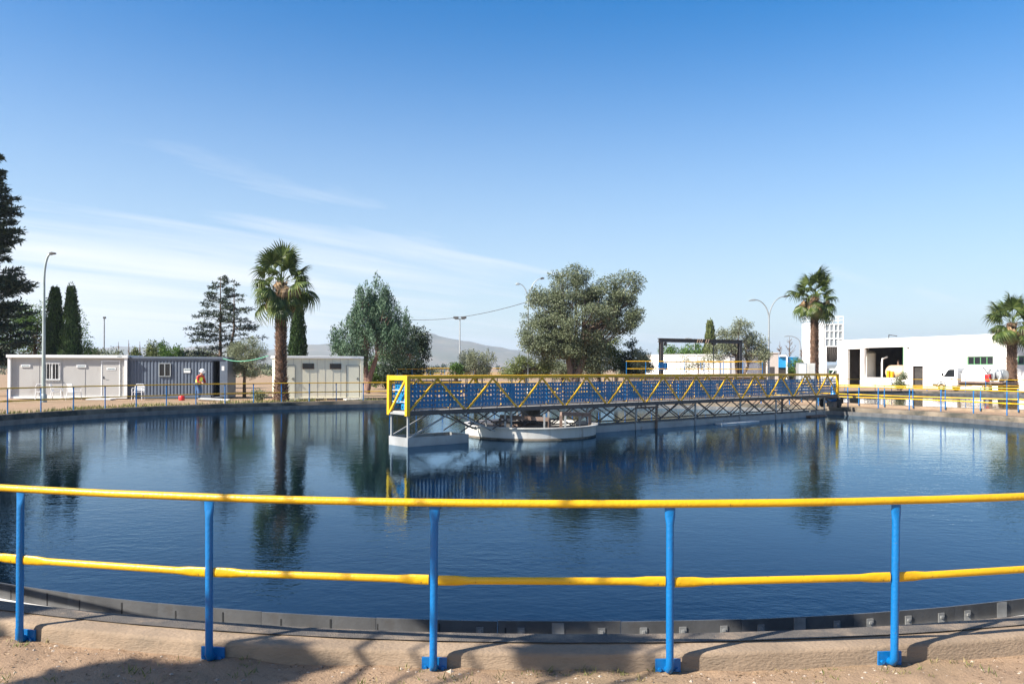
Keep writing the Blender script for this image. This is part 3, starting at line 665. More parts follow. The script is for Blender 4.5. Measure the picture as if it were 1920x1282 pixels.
t=thing('red_can','red can standing on the earth by the corrugated container','can',(X(341,d),d,.09)); MB().lathe([(.13,0),(.15,.02),(.16,.2),(.13,.24),(.02,.25)],14).build('body',M['red'],t); MB().tube([(-.12,0,.2),(-.08,0,.31),(.08,0,.31),(.12,0,.2)],.012,6).build('handle',M['red'],t)
# worker
def skin_mesh(name,verts,edges,radii,mat,parent,root=0,sub=1):
    me=bpy.data.meshes.new(name); me.from_pydata(verts,edges,[]); o=link(name,me,parent); me.materials.append(mat)
    sk=o.modifiers.new('skin','SKIN'); sk.use_smooth_shade=True; sb=o.modifiers.new('sub','SUBSURF'); sb.levels=sub; sb.render_levels=sub
    for i,v in enumerate(me.skin_vertices[0].data): v.radius=radii[i] if hasattr(radii[i],'__len__') else (radii[i],radii[i]); v.use_root=(i==root)
    return o
def make_person():
    d=42.6; t=thing('person','person in yellow hi-vis vest and white helmet stooping beside the corrugated container','person',(X(371,d),d,.09),R(-28))
    # local: facing +x, stooped; one foot forward
    pel=(0,0,.88); ch=(.16,0,1.22); nk=(.27,0,1.39); hd=(.34,0,1.50)
    V=[pel,(.08,0,1.05),ch,nk,(.30,0,1.44),hd]
    Eg=[(0,1),(1,2),(2,3),(3,4),(4,5)]; Rd=[(.15,.12),(.14,.11),(.17,.12),(.06,.06),(.055,.055),(.085,.10)]
    def add(parent,p,r): V.append(p); Rd.append(r); Eg.append((parent,len(V)-1)); return len(V)-1
    for s,(kx,fx) in ((1,(.12,-.06)),(-1,(.22,.20))):
        h=add(0,(0.0,s*.10,.84),.09); k=add(h,(kx,s*.11,.48),.065); an=add(k,(fx,s*.11,.09),.045); add(an,(fx+.15,s*.12,.045),.04)
    for s,(e,wv) in ((1,((.22,.25,1.02),(.42,.17,.92))),(-1,((.28,-.24,1.0),(.48,-.14,.95)))):
        sh=add(2,(.2,s*.19,1.27),.07); el=add(sh,e,.048); wr=add(el,wv,.033); hn=add(wr,(wv[0]+.07,wv[1]-s*.01,wv[2]-.03),.036)
        for q in range(4):
            f=add(hn,(wv[0]+.12,wv[1]+(q-1.5)*.022,wv[2]-.05),.009); add(f,(wv[0]+.155-.006*abs(q-1.5),wv[1]+(q-1.5)*.022,wv[2]-.085),.008)
        th=add(hn,(wv[0]+.08,wv[1]-s*.055,wv[2]-.04),.011); add(th,(wv[0]+.12,wv[1]-s*.06,wv[2]-.06),.009)
    skin_mesh('body',V,Eg,Rd,M['skin'],t)
    skin_mesh('trousers',[(0,0,.93),(0,.10,.84),(.12,.11,.48),(-.06,.11,.12),(0,-.10,.84),(.22,-.11,.48),(.20,-.11,.12)],[(0,1),(1,2),(2,3),(0,4),(4,5),(5,6)],[(.165,.14),.115,.088,.075,.115,.088,.075],M['jeans'],t)
    skin_mesh('vest',[(.02,0,.86),(.08,0,1.05),(.16,0,1.22),(.22,0,1.32)],[(0,1),(1,2),(2,3)],[(.185,.15),(.18,.15),(.20,.155),(.13,.12)],M['vest'],t)
    skin_mesh('shirt',[(.21,0,1.30),(.2,.19,1.27),(.22,.25,1.02),(.40,.18,.93),(.2,-.19,1.27),(.28,-.24,1.0),(.46,-.15,.955),(.27,0,1.39)],[(0,1),(1,2),(2,3),(0,4),(4,5),(5,6),(0,7)],[(.135,.12),.088,.064,.048,.088,.064,.048,.085],M['redcloth'],t)
    for s,fx in ((.11,-.06),(-.11,.20)): skin_mesh('boot',[(fx-.04,s,.06),(fx+.02,s,.05),(fx+.19,s*1.05,.04),(fx-.02,s,.16)],[(0,1),(1,2),(1,3)],[.05,.055,.045,.06],M['boot'],t,root=1)
    hm=MB(); hm.lathe([(.185,-.005),(.15,.0),(.15,.03),(.142,.08),(.11,.125),(.055,.148),(.0,.155)],20); hm.build('helmet',M['plastic'],t,loc=(.36,0,1.54),rot=(0,.45,0))
    hm=MB(); hm.lathe([(.0,-.02),(.02,-.01),(.012,.025),(.0,.03)],8); hm.build('nose',M['skin'],t,loc=(.445,0,1.475))
    for s in (-1,1):
        MB().lathe([(.0,-.03),(.018,-.015),(.02,.015),(.0,.03)],8).build('ear',M['skin'],t,loc=(.335,s*.098,1.49)); MB().lathe([(.0,-.01),(.01,0),(.0,.01)],8).build('eye',M['black'],t,loc=(.43,s*.035,1.505))
make_person()
# ------------------------------------------------------------------ white building on the right
WA=Vector((X(1570,84),84)); WB=Vector((X(1882,66.5),66.5)); wd=(WB-WA).normalized(); WANG=math.atan2(wd.y,wd.x)
def ws(x):
    "distance along the facade under photo column x"
    k=(x-960)/F; # point WA+s*wd with X/Y=k
    return (k*WA.y-WA.x)/(wd.x-k*wd.y)
BZ=.10; BT=Z(1570,640,84)-BZ
def wz(x,y):
    s=ws(x); d=WA.y+s*wd.y; return Z(x,y,d)-BZ
bld=thing('white_building','long white flat-roofed plant building with open bays behind the second tank','building',(WA.x,WA.y,BZ),WANG)
LB=ws(1990)+4; TH=.3
s1,s2=ws(1589),ws(1613); s3,s4=ws(1620),ws(1693); s5,s6=ws(1711),ws(1730.5); s7,s8=ws(1813),ws(1862); s9,s10=ws(1907),ws(1955)
zb=wz(1655,651); zl=wz(1600,654); zp=wz(1655,708); zd=wz(1720,686); zw0=wz(1838,684); zw1=wz(1838,668)
# facade with true openings: piers and lintels butted end to end
fac=MB()
def col(x0,x1,z0,z1): fac.box(x0,x1,0,TH,z0,z1)
col(0,s1,0,BT); col(s1,s2,zl,BT); col(s2,s3,0,BT); col(s3,s4,zb,BT); col(s3,s4,0,zp); col(s4,s5,0,BT); col(s5,s6,zd,BT); col(s6,s7,0,BT)
col(s7,s8,0,zw0); col(s7,s8,zw1,BT); col(s8,s9,0,BT); col(s9,s10,0,zw0); col(s9,s10,zw1,BT); col(s10,LB,0,BT)
fac.build('facade',M['render'],bld,smooth=False)
MB().box(-.04,LB+.04,-.05,TH+.05,BT,BT+.10).build('coping',M['render'],bld,smooth=False)
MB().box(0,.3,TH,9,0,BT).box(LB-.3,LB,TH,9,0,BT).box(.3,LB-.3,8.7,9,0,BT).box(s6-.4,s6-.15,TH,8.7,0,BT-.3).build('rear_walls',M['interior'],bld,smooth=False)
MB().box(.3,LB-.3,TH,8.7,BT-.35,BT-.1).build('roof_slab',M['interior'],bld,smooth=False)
MB().box(.3,LB-.3,TH,8.7,0,.06).build('floor_slab',M['concrete'],bld,smooth=False)
MB().box(s3,s4,-.02,.9,zp-.05,zp+.01).build('bay_sill',M['render'],bld,smooth=False)
for (a_,b_) in ((s7,s8),(s9,s10)):
    wv=MB(); f=.07
    wv.box(a_,b_,.08,.18,zw0,zw0+f).box(a_,b_,.08,.18,zw1-f,zw1)
    for i in range(5):
        xx=a_+(b_-a_-f)*i/4; wv.box(xx,xx+f,.08,.18,zw0+f,zw1-f)
    o=wv.build('window',M['green'],bld,smooth=False)
    for i in range(4):
        xx=a_+(b_-a_-f)*i/4+f; x2=a_+(b_-a_-f)*(i+1)/4
        MB().box(xx,x2,.12,.14,zw0+f,zw1-f).build('pane',M['glass'],o,smooth=False)
MB().box(s5+.04,s6-.04,.22,.27,0,zd).build('door',M['dark'],bld,smooth=False)
MB().box(s5,s5+.05,.1,.2,0,zd).box(s6-.05,s6,.1,.2,0,zd).build('door_frame',M['brownframe'],bld,smooth=False)
MB().box(s4+.02,s4+.10,-.03,.0,zp,zb).build('downpipe',M['green'],bld,smooth=False)
MB().lathe([(.0,-.05),(.12,-.05),(.14,0),(.10,.06),(0,.07)],12,(ws(1703),-.08,wz(1703,651))).build('wall_lamp',M['galv'],bld)
MB().bar((ws(1638),2,BT+.1),(ws(1638),2,BT+.55),.06,.06).bar((ws(1638),2,BT+.55),(ws(1638)+1.0,2,BT+.40),.08,.08).build('roof_vent',M['lampdark'],bld,smooth=False)
def inb(s,dep,z=0):
    n=Vector((-wd.y,wd.x))
    if n.y<0:n=-n
    p=WA+wd*s+n*dep; return (p.x,p.y,BZ+z)
# vessels in the open bays
t=thing('upright_vessel','cream upright cylindrical vessel in the left bay of the white building','vessel',inb((s1+s2)/2+.3,1.6,.06),WANG)
hv=wz(1600,661); rv=(s2-s1)*.43
MB().lathe([(rv,0),(rv,hv-.25),(rv*1.03,hv-.25),(rv*1.03,hv-.15),(rv*.85,hv),(rv*.45,hv+.12),(0,hv+.16)],32).build('shell',M['offtank'],t)
MB().tube([(0,0,hv+.1),(0,0,hv+.4)],.09,8).build('nozzle',M['offtank'],t)
def hvessel(label,s,dep,r,L):
    t=thing('horizontal_vessel',label,'vessel',inb(s,dep,0),WANG,'beige vessels in the large bay')
    pr=[]
    for i in range(7): a=i/6*PI/2; pr.append((r*math.sin(a),-L/2-r*.6*math.cos(a)))
    for i in range(7): a=i/6*PI/2; pr.append((r*math.cos(a),L/2+r*.6*math.sin(a)))
    o=MB().lathe(pr,24).build('shell',M['beige'],t,loc=(0,0,zp+r*.75),rot=(0,PI/2,0))
    for x in (-L*.3,L*.3): MB().box(x-.1,x+.1,-r*.7,r*.7,zp-.6,zp+.15).build('saddle',M['render'],t,smooth=False)
    MB().tube([(0,0,zp+r*1.6),(0,0,zp+r*2+.3)],.08,8).build('nozzle',M['rust'],t)
    MB().box(-.45,-.2,-r-.35,-r-.05,zp,zp+.7).box(.0,.22,-r-.3,-r-.05,zp,zp+.62).build('valve_block',M['yellow'],t,smooth=False,bevel=.03)
wl=s4-s3
hvessel('beige horizontal vessel with ochre valve in the large bay',s3+wl*.52,1.9,.72,1.6)
hvessel('beige horizontal vessel half hidden by the right edge of the bay',s4+.25,2.2,.66,1.5)
t=thing('pipework','grey vertical pipe standing in the large open bay','pipe',inb(s3+wl*.2,1.4,0),WANG); MB().tube([(0,0,zp),(0,0,zp+1.5),(.05,0,zp+1.9),(.5,.2,zp+2.1)],.09,8).build('pipe',M['plastic'],t); MB().tube([(wl*.42,1.5,zp+.9),(wl*.42,1.5,zp+2.2)],.05,8).box(wl*.35,wl*.5,1.4,1.6,zp+1.9,zp+2.15).build('valve_stem',M['galv'],t)
# vacuum van
def make_van():
    d=63.6; L=6.0; p=P(1748,729,d+1.7)
    t=thing('vacuum_van','small white tanker van with red box parked by the white building','van',(X(1750,66.4),66.4,.08),WANG+.04)
    W=1.9
    cabp=[(0,.42),(0.02,.85),(.18,1.02),(.85,1.16),(1.30,1.82),(1.5,1.93),(2.15,1.95),(2.2,.42)]
    MB().prism(cabp,0,W).build('cab',M['white'],t,bevel=.06)
    MB().prism([(.98,1.20),(1.36,1.74),(1.55,1.80),(1.95,1.80),(1.95,1.20)],-.012,.02).build('side_window',M['glass'],t,smooth=False)
    MB().add([(.83,.15,1.18),(.83,W-.15,1.18),(1.27,W-.22,1.79),(1.27,.22,1.79)],[(0,1,2,3)]).build('windscreen',M['glass'],t,smooth=False)
    MB().box(-.06,.35,-.02,W+.02,.40,.60).build('bumper',M['black'],t,bevel=.03)
    MB().box(-.02,.04,.12,.42,.74,.92).build('headlight',M['galv'],t,bevel=.02); MB().box(-.02,.04,W-.42,W-.12,.74,.92).build('headlight',M['galv'],t,bevel=.02)
    MB().box(.92,1.0,-.22,-.05,1.25,1.5).build('wing_mirror',M['black'],t,bevel=.02)
    MB().box(1.62,1.8,-.02,.0,1.0,1.05).build('door_handle',M['black'],t,smooth=False)
    MB().box(1.5,L-.05,.2,W-.2,.55,.72).build('chassis',M['darksteel'],t,smooth=False)
    MB().box(2.25,L,.0,W,.72,.84).build('bed',M['rust'],t,smooth=False)
    pr=[(0,2.35),(.35,2.38),(.52,2.48),(.54,2.6),(.54,4.55),(.52,4.7),(.35,4.83),(0,4.87)]
    MB().lathe(pr,28).build('tank',M['white'],t,loc=(0,W/2,1.42),rot=(0,PI/2,0),scale=(1,1.45,1))
    MB().box(2.5,4.6,.06,.2,.84,1.45).build('side_locker',M['white'],t,smooth=False,bevel=.02)
    MB().tube([(2.4,.02,1.62),(4.5,.02,1.55)],.03,6).build('side_rail',M['lampdark'],t)
    MB().tube([(2.5,W/2,1.98),(4.4,W/2,1.95)],.03,6).build('top_rail',M['lampdark'],t)
    pr=[(.0,-.32),(.3,-.28),(.45,-.12),(.5,0),(.5,.25),(.42,.42),(.2,.5),(0,.52)]
    MB().lathe(pr,24).build('rear_vessel',M['galv'],t,loc=(5.3,W/2-.2,1.36),rot=(0,PI/2,0))
    for k in range(2): MB().tube([(5.0+.1*k+.42*math.cos(a/10*2*PI)*.55,.08-.03*k,1.35+.5*math.sin(a/10*2*PI)) for a in range(10)],.045,8,closed=True).build('hose_coil',M['galv'],t)
    MB().tube([(4.4,.05,1.95),(4.75,0,1.6),(5.0,0,1.0),(5.4,0,.95)],.045,8).build('suction_hose',M['lampdark'],t)
    MB().tube([(5.6,.1,.9),(5.8,.1,1.4),(5.65,.1,1.9),(5.3,.1,2.0)],.04,8).build('suction_hose',M['plastic'],t)
    MB().box(4.55,4.95,-.04,.25,.86,1.42).build('red_box',M['red'],t,bevel=.04)
    wm_=MB(); wm_.lathe([(.16,-.10),(.30,-.11),(.34,-.07),(.34,.07),(.30,.11),(.16,.10)],24)
    rim=MB(); rim.lathe([(.0,-.06),(.05,-.09),(.17,-.07),(.17,.07),(0,.08)],16); wmesh=wm_.mesh('wheel',M['tyre']); rmesh=rim.mesh('rim',M['galv'])
    for x in (.75,4.75):
        for y in (.1,W-.1): o=link('wheel',wmesh,t,(x,y,.34),(PI/2,0,0)); link('rim',rmesh,o)
        MB().tube([(x-.42,.0,.36),(x-.3,.0,.68),(x,.0,.78),(x+.3,.0,.68),(x+.42,.0,.36)],.04,6).build('wheel_arch',M['black'],t)
make_van()
# ------------------------------------------------------------------ middle distance plant
d=74; cxm=X(1318,d+6); rc=(X(1434,d)-X(1202,d))/2
t=thing('round_reservoir','low round cream reservoir behind the dark hoist gantry','reservoir',(cxm,d+rc,0))
hz=Z(1320,664,d)
MB().lathe([(rc,0),(rc,hz-.12),(rc+.08,hz-.12),(rc+.08,hz),(rc-.25,hz),(rc-.25,hz-.3),(0,hz-.25)],64).build('shell',M['render'],t,ang=30)
for k in range(15):
    a=R(-160+k*10); MB().box(rc-.01,rc+.05,-.09,.09,0,hz-.13).build('pilaster',M['render'],t,smooth=False,rot=(0,0,a))
p=P(1450,700,66)
t=thing('pinkish_hut','pinkish grey box hut right of the round reservoir','hut',(p.x,66,.05)); hh=Z(1450,662,66)
MB().box(-.55,.42,0,1.2,0,hh-.08).build('wall',M['pink'],t,smooth=False); MB().box(-.6,.46,-.05,1.25,hh-.08,hh).build('roof',M['pink'],t,smooth=False); MB().box(-.3,.1,-.012,.0,.1,2.0).build('door',M['darksteel'],t,smooth=False); MB().box(-.85,-.62,.2,1.0,0,hh-.3).build('dark_gap_box',M['darksteel'],t,smooth=False)  # last box: plain dark filler for the dark gap between reservoir and hut
p=P(1478,700,70); t=thing('blue_shed','bright blue sheet shed with white post left of the second palm','shed',(p.x,70,.05)); hh=Z(1478,671,70)
MB().box(-.85,.75,0,2,0,hh-.9).build('base_wall',M['dark'],t,smooth=False); MB().box(-.9,.8,-.1,2,hh-.9,hh-.05).build('wall_sheet',M['skyblue'],t,smooth=False); MB().box(-.95,.85,-.15,2.05,hh-.05,hh+.03).build('roof',M['skyblue'],t,smooth=False)
MB().tube([(-.85,-.25,hh+.12),(-.25,-.25,hh+.12),(-.2,-.25,hh+.05),(-.2,-.25,0)],.08,8).build('white_pipe',M['plastic'],t)
# electrical cabinets near the second palm
for (x0,x1,y0,lab) in ((1497,1513,680,'grey control cabinet beside the second palm trunk'),(1514,1529,681,'pale control cabinet behind the second palm trunk')):
    dd=55; a_=X(x0,dd); b_=X(x1,dd); t=thing('control_cabinet',lab,'cabinet',((a_+b_)/2,dd,.08)); w2=(b_-a_)/2; hh=Z(x0,y0,dd)-.08
    MB().box(-w2,w2,0,.5,.1,hh).build('body',M['galv'] if x0<1500 else M['slab'],t,smooth=False,bevel=.02); MB().box(-w2+.04,w2-.04,-.015,.0,.2,hh-.08).build('door',M['white'] if x0<1500 else M['slab'],t,smooth=False); MB().box(-w2,w2,.02,.48,0,.1).build('plinth',M['concrete'],t,smooth=False)
# silo tower
d=92; sx=X(1512,d); t=thing('silo_tower','tall white square silo with ribbed hopper behind the second palm','silo',(sx,d,.05),R(-8))
w1=X(1544,d)-sx; w2=X(1578,d)-sx; ht=Z(1540,608,d); hb=Z(1540,651,d); hc=Z(1540,674,d)
MB().box(0,w1,0,2.4,0,ht+.15).build('stair_tower',M['white'],t,smooth=False)
MB().box(w1+.06,w2,.1,2.4,hb,ht).build('silo_body',M['galv'],t,smooth=False)
for i in range(5):
    xx=w1+.06+(w2-w1-.18)*i/4; MB().box(xx,xx+.12,.0,.1,hb,ht).build('rib',M['white'],t,smooth=False)
for z in (hb,hb+(ht-hb)*.33,hb+(ht-hb)*.66,ht-.12): MB().box(w1+.06,w2,-.01,.095,z,z+.12).build('band',M['white'],t,smooth=False)
mb=MB(); xm=(w1+w2)/2
mb.add([(w1+.06,.1,hb),(w2,.1,hb),(w2,2.4,hb),(w1+.06,2.4,hb),(xm-.4,.9,hc-.3),(xm+.4,.9,hc-.3),(xm+.4,1.6,hc-.3),(xm-.4,1.6,hc-.3)],[(0,1,5,4),(1,2,6,5),(2,3,7,6),(3,0,4,7),(4,5,6,7)]); mb.build('hopper',M['galv'],t,smooth=False)
for k in range(9): MB().bar((w1+.1+(w2-w1-.1)*k/8,.06,hb),(xm-.4+.8*k/8,.86,hc-.3),.06,.08).build('hopper_rib',M['darksteel'],t,smooth=False)
for x in (w1+.16,w2-.1): MB().box(x-.1,x+.1,.0,.2,0,hb).build('leg',M['white'],t,smooth=False)
MB().bar((w1+.2,.1,.3),(w2-.1,.1,hc),.08,.08).build('leg_brace',M['white'],t,smooth=False)
MB().box(w1+.2,w2-.2,.3,2.2,0,1.9).build('base_cabin',M['white'],t,smooth=False); window(t,w1+.6,w1+1.3,1.1,1.7,M['green'],mull=1).location=(0,.28,0)
for z in (ht+.45,ht+.85): MB().tube([(0,0,z),(w2,0,z),(w2,2.4,z),(0,2.4,z)],.035,6,closed=True).build('guard_rail',M['plastic'],t)
for i in range(8): MB().tube([(w2*i/7,0,ht),(w2*i/7,0,ht+.87)],.03,6).build('guard_post',M['plastic'],t)
# raised concrete chamber with gantry and straight railing
d=48; xa,xb=X(1172,d),X(1437,d)
t=thing('concrete_chamber','raised concrete chamber behind the bridge carrying railing and gantry','chamber',(xa,d,0)); MB().box(0,xb-xa,0,5,0,1.36).build('block',M['concrete'],t,smooth=False,bevel=.03); MB().box(-.08,xb-xa+.08,-.08,5.08,1.36,1.44).build('coping',M['concrete'],t,smooth=False)
def straight_railing(label,x0,x1,y,z,n,zt=.88):
    t=thing('railing',label,'railing',(x0,y,z)); L=x1-x0; r=.019
    pmesh=MB().tube([(0,0,0),(0,0,zt)],r,8).mesh('post',M['blue']); sp=L/n
    mm=MB().tube([(.03,0,zt*.48),(sp-.03,0,zt*.48)],r,8).mesh('mid_rail',M['yellow'])
    for i in range(n+1):
        link('post',pmesh,t,(sp*i,0,0))
        if i<n: link('mid_rail',mm,t,(sp*i,0,0))
    MB().tube([(-.03,0,zt),(L+.03,0,zt)],r*1.1,8).build('top_rail',M['yellow'],t)
straight_railing('straight blue and yellow railing along the raised chamber by the gantry',xa+.1,xb-.2,48.15,1.44,7)
straight_railing('straight blue and yellow railing on the rear edge of the raised chamber',xa+3,xb-.2,52.6,1.44,4)
d=56; xa2,xb2=X(742,d),X(858,d)
t=thing('low_chamber','low concrete chamber with railing seen past the dark tree','chamber',(xa2,d,0)); MB().box(0,xb2-xa2,0,4,0,.86).build('block',M['concrete'],t,smooth=False,bevel=.03); MB().box(-.06,xb2-xa2+.06,-.06,4.06,.86,.93).build('coping',M['concrete'],t,smooth=False)
straight_railing('short distant railing on the low chamber left of the pale shrub',xa2+.1,xb2-.1,d+.1,.93,4,.85)
straight_railing('far low railing behind the low chamber',xa2,xb2+3,68,1.0,6,.85)
# gantry
d=48.6; gx0,gx1=X(1239.5,d),X(1387,d+2.6); gz=Z(1240,634,d)
t=thing('hoist_gantry','dark steel goalpost hoist gantry with hanging chain','gantry',(gx0,d,1.44),math.atan2(2.6,gx1-gx0)); GL=math.hypot(gx1-gx0,2.6); gh=gz-1.44
for x in (0,GL):
    o=MB().box(x-.11,x+.11,-.10,-.075,0,gh-.24).box(x-.11,x+.11,.075,.10,0,gh-.24).box(x-.02,x+.02,-.075,.075,0,gh-.24).build('column',M['darksteel'],t,smooth=False)
MB().box(-.2,GL+.2,-.10,.10,gh-.045,gh).box(-.2,GL+.2,-.10,.10,gh-.24,gh-.2).box(-.2,GL+.2,-.02,.02,gh-.2,gh-.045).build('beam',M['darksteel'],t,smooth=False)
for k in range(6):
    if k==3: continue
    x=GL*.43+k*.17; MB().bar((x,-.112,gh-.24),(x+.10,-.112,gh),.012,.05,up=(1,0,0)).build('hazard_stripe',M['beige'],t,smooth=False)
MB().tube([(GL*.655,0,gh-.3),(GL*.655,0,.05)],.03,6).build('chain',M['lampdark'],t); MB().box(GL*.655-.12,GL*.655+.12,-.1,.1,gh-.36,gh-.25).build('trolley',M['darksteel'],t,smooth=False,bevel=.02)
MB().lathe([(.0,-.12),(.1,-.1),(.1,.1),(0,.12)],12,(.32,0,gh-.36)).build('pulley',M['darksteel'],t)
MB().box(-.3,.3,-.25,-.12,.35,.8).build('control_box',M['blue'],t,smooth=False)
# ------------------------------------------------------------------ lamps and masts
def arc_lamp(label,px,ytop,d,arms,mat,rad=.085,base=GZ,rise=1.0,head=.5):
    h=Z(px,ytop,d)-base; t=thing('street_lamp',label,'street lamp',(X(px,d),d,base)); hp=h-rise
    MB().tube([(0,0,0),(0,0,hp*.5),(0,0,hp)],[rad,rad*.8,rad*.6],10).build('pole',mat,t)
    MB().lathe([(rad*1.5,0),(rad*1.5,.35),(rad*1.05,.42)],12).build('base',mat,t)
    for (dx,dy,top) in arms:
        pts=[]
        for i in range(9):
            a=i/8*PI/2; pts.append((dx*(1-math.cos(a)),0,hp+top*math.sin(a)))
        MB().tube(pts,[rad*.6-.012*i/8 for i in range(9)],8).build('arm',mat,t)
        s=1 if dx>0 else -1; l=MB(); l.prism([(0,-.03),(head,-.01),(head*1.05,.05),(head*.5,.11),(0,.08)],-.09,.09); l.build('lamp_head',M['lampdark'] if dx>0 else mat,t,bevel=.015,loc=(dx-.03*s,0,hp+top-.03),rot=(0,-.12*s if s>0 else .12,0 if s>0 else PI))
    return t
arc_lamp('tall pale green street lamp before the grey cabin',82,476,39.7,[(.32,0,1.5)],M['lampgreen'],.10,rise=1.5,head=.28)
arc_lamp('white twin-arm street lamp against the big grey-green tree',990,528,52.8,[(-.62,0,1.35),(.85,0,1.7)],M['galv'],.06,rise=1.5,head=.25)
arc_lamp('grey twin-arm street lamp left of the second palm',1441.5,556,60,[(-1.05,0,1.5),(1.15,0,1.75)],M['galv'],.08,rise=1.75,head=.5)
arc_lamp('small distant street lamp left of the silo',1500,630,100,[(-1.5,0,.9)],M['galv'],.09,rise=.9)
arc_lamp('small distant street lamp above the gantry beam',1302,634,100,[(-.8,0,.5)],M['galv'],.09,rise=.5)
def mast(label,px,ytop,d,lamps,mat):
    h=Z(px,ytop,d); t=thing('light_mast',label,'light mast',(X(px,d),d,0)); MB().tube([(0,0,0),(0,0,h)],[.09,.06],8).build('pole',mat,t)
    if lamps:
        MB().box(-.55,.55,-.05,.05,h-.05,h+.03).build('crossbar',mat,t,smooth=False)
        for x in (-.42,.42): MB().box(x-.28,x+.28,-.22,.12,h+.04,h+.26).build('floodlight',M['lampdark'],t,smooth=False,bevel=.03)
    else: MB().box(-.08,.14,-.08,.08,h-.02,h+.16).build('lamp_head',M['lampdark'],t,smooth=False,bevel=.02)
mast('thin floodlight mast with two heads before the hills',862,598,85,True,M['galv'])
mast('thin light mast behind the grey cabin roof',195,597,70,False,M['galv'])
a=P(700,592,60); b=P(985,567,47.5); pts=[]
for i in range(25):
    t_=i/24; q=a.lerp(b,t_); q.z-=1.15*4*t_*(1-t_)*.55; pts.append(q)
tag(MB().tube(pts,.018,6).build('overhead_cable',M['lampdark']),'dark overhead cable sagging between the glaucous tree and the twin-arm lamp','cable')
# ------------------------------------------------------------------ vegetation
def leaves(name,pos,dirs,nrm,ln,wd_,mat,parent,kind='stuff',**k):
    n=len(pos); pos=np.asarray(pos,float); dirs=np.asarray(dirs,float); nrm=np.asarray(nrm,float)
    dirs/=np.linalg.norm(dirs,axis=1)[:,None]+1e-9
    side=np.cross(dirs,nrm); side/=np.linalg.norm(side,axis=1)[:,None]+1e-9
    ln=np.broadcast_to(ln,(n,))[:,None]; wd_=np.broadcast_to(wd_,(n,))[:,None]
    v=np.empty((n,4,3)); v[:,0]=pos; v[:,1]=pos+dirs*ln*.45+side*wd_*.5; v[:,2]=pos+dirs*ln; v[:,3]=pos+dirs*ln*.45-side*wd_*.5
    me=bpy.data.meshes.new(name); me.vertices.add(4*n); me.vertices.foreach_set('co',v.ravel())
    me.loops.add(4*n); me.loops.foreach_set('vertex_index',np.arange(4*n,dtype=np.int32))
    me.polygons.add(n); me.polygons.foreach_set('loop_start',np.arange(0,4*n,4,dtype=np.int32)); me.polygons.foreach_set('loop_total',np.full(n,4,dtype=np.int32))
    me.update(calc_edges=True); me.validate(); me.materials.append(mat)
    o=link(name,me,parent,**k)
    if kind: o['kind']=kind
    return o
def rvec(g,n):
    v=g.normal(size=(n,3)); return v/np.linalg.norm(v,axis=1)[:,None]
def clump_tree(name,label,cat,px,d,ybase,ytop,blobs,leaf,lsize=.11,nleaf=14000,nclump=70,crad=.55,bark='bark',trunk_r=.16,forks=None,seed=1,up=0,asp=.5,group=None,base=GZ,core=None,branches=True,twigs=False):
    """blobs: list of (x px, y px, rx px, ry px) lobes of the crown as seen; depth follows rx"""
    g=np.random.default_rng(seed); t=thing(name,label,cat,(X(px,d),d,base),0,group)
    s=d/F; lobes=[]
    for (bx,by,rx,ry) in blobs:
        c=P(bx,by,d); lobes.append((np.array([c.x-t.location.x,g.uniform(-.3,.3)*rx*s,c.z-base]),np.array([rx*s,rx*s*.9,ry*s])))
    vol=np.array([np.prod(l[1]) for l in lobes])**.7; vol/=vol.sum()
    cl=[];
    for i in range(nclump):
        c,r=lobes[g.choice(len(lobes),p=vol)]; q=rvec(g,1)[0]*g.uniform(.25,1)**.45
        cl.append(c+q*r*.86)
    cl=np.array(cl); cr=crad*g.uniform(.55,1.35,len(cl))
    cnt=g.multinomial(nleaf,(cr**2)/(cr**2).sum()); idx=np.repeat(np.arange(len(cl)),cnt); n=len(idx)
    off=rvec(g,n)*(g.uniform(0,1,n)**.42)[:,None]; off[:,2]*=(.75+up*.9)
    if up: # plume shape, narrow at the tip
        k=1-np.clip(off[:,2]/(.75+up*.9),0,1)*.75; off[:,0]*=k*.75; off[:,1]*=k*.75
    off[:,:]+=g.normal(0,.10,(n,3))
    pos=cl[idx]+off*cr[idx][:,None]
    dr=rvec(g,n)*.8+off*.5+np.array([0,0,up*1.6-.15*(not up)]); nm=rvec(g,n)+np.array([-.25,-.25,.5])
    sz=lsize*g.uniform(.6,1.35,n)
    leaves('crown',pos,dr,nm,sz,sz*asp,M[leaf],t)
    # trunk and limbs
    mb=MB(); lo=min(l[0][2]-l[1][2]*.6 for l in lobes); ctr=np.average([l[0] for l in lobes],axis=0,weights=vol)
    tips=forks or [(ctr[0]*.5,0,max(.4,lo+.3))]
    for (fx,fy,fz) in tips:
        m_=Vector((fx*.35,fy*.35,fz*.5)); e=Vector((fx,fy,fz)); top=Vector((fx*.6+ctr[0]*.5,fy,ctr[2]))
        mb.tube([(0,0,-.1),(0.01,0,.12),m_,e,e.lerp(top,.6),top],[trunk_r*1.35,trunk_r*1.05,trunk_r*.92,trunk_r*.75,trunk_r*.45,trunk_r*.2],9)
    mb.build('trunk',M[bark],t)
    if branches:
        mb=MB()
        for i in range(0,len(cl),2):
            f=min(tips,key=lambda q:abs(q[0]-cl[i][0])); a_=Vector(f).lerp(Vector((f[0]*.6+ctr[0]*.5,f[1],ctr[2])),g.uniform(.0,.9)); b_=Vector(cl[i]); mid=a_.lerp(b_,.5)+Vector((0,0,-.12*(b_-a_).length))
            mb.tube([a_,mid,b_],[trunk_r*.2,trunk_r*.13,trunk_r*.05],5)
        mb.build('limbs',M[bark],t)
    return t
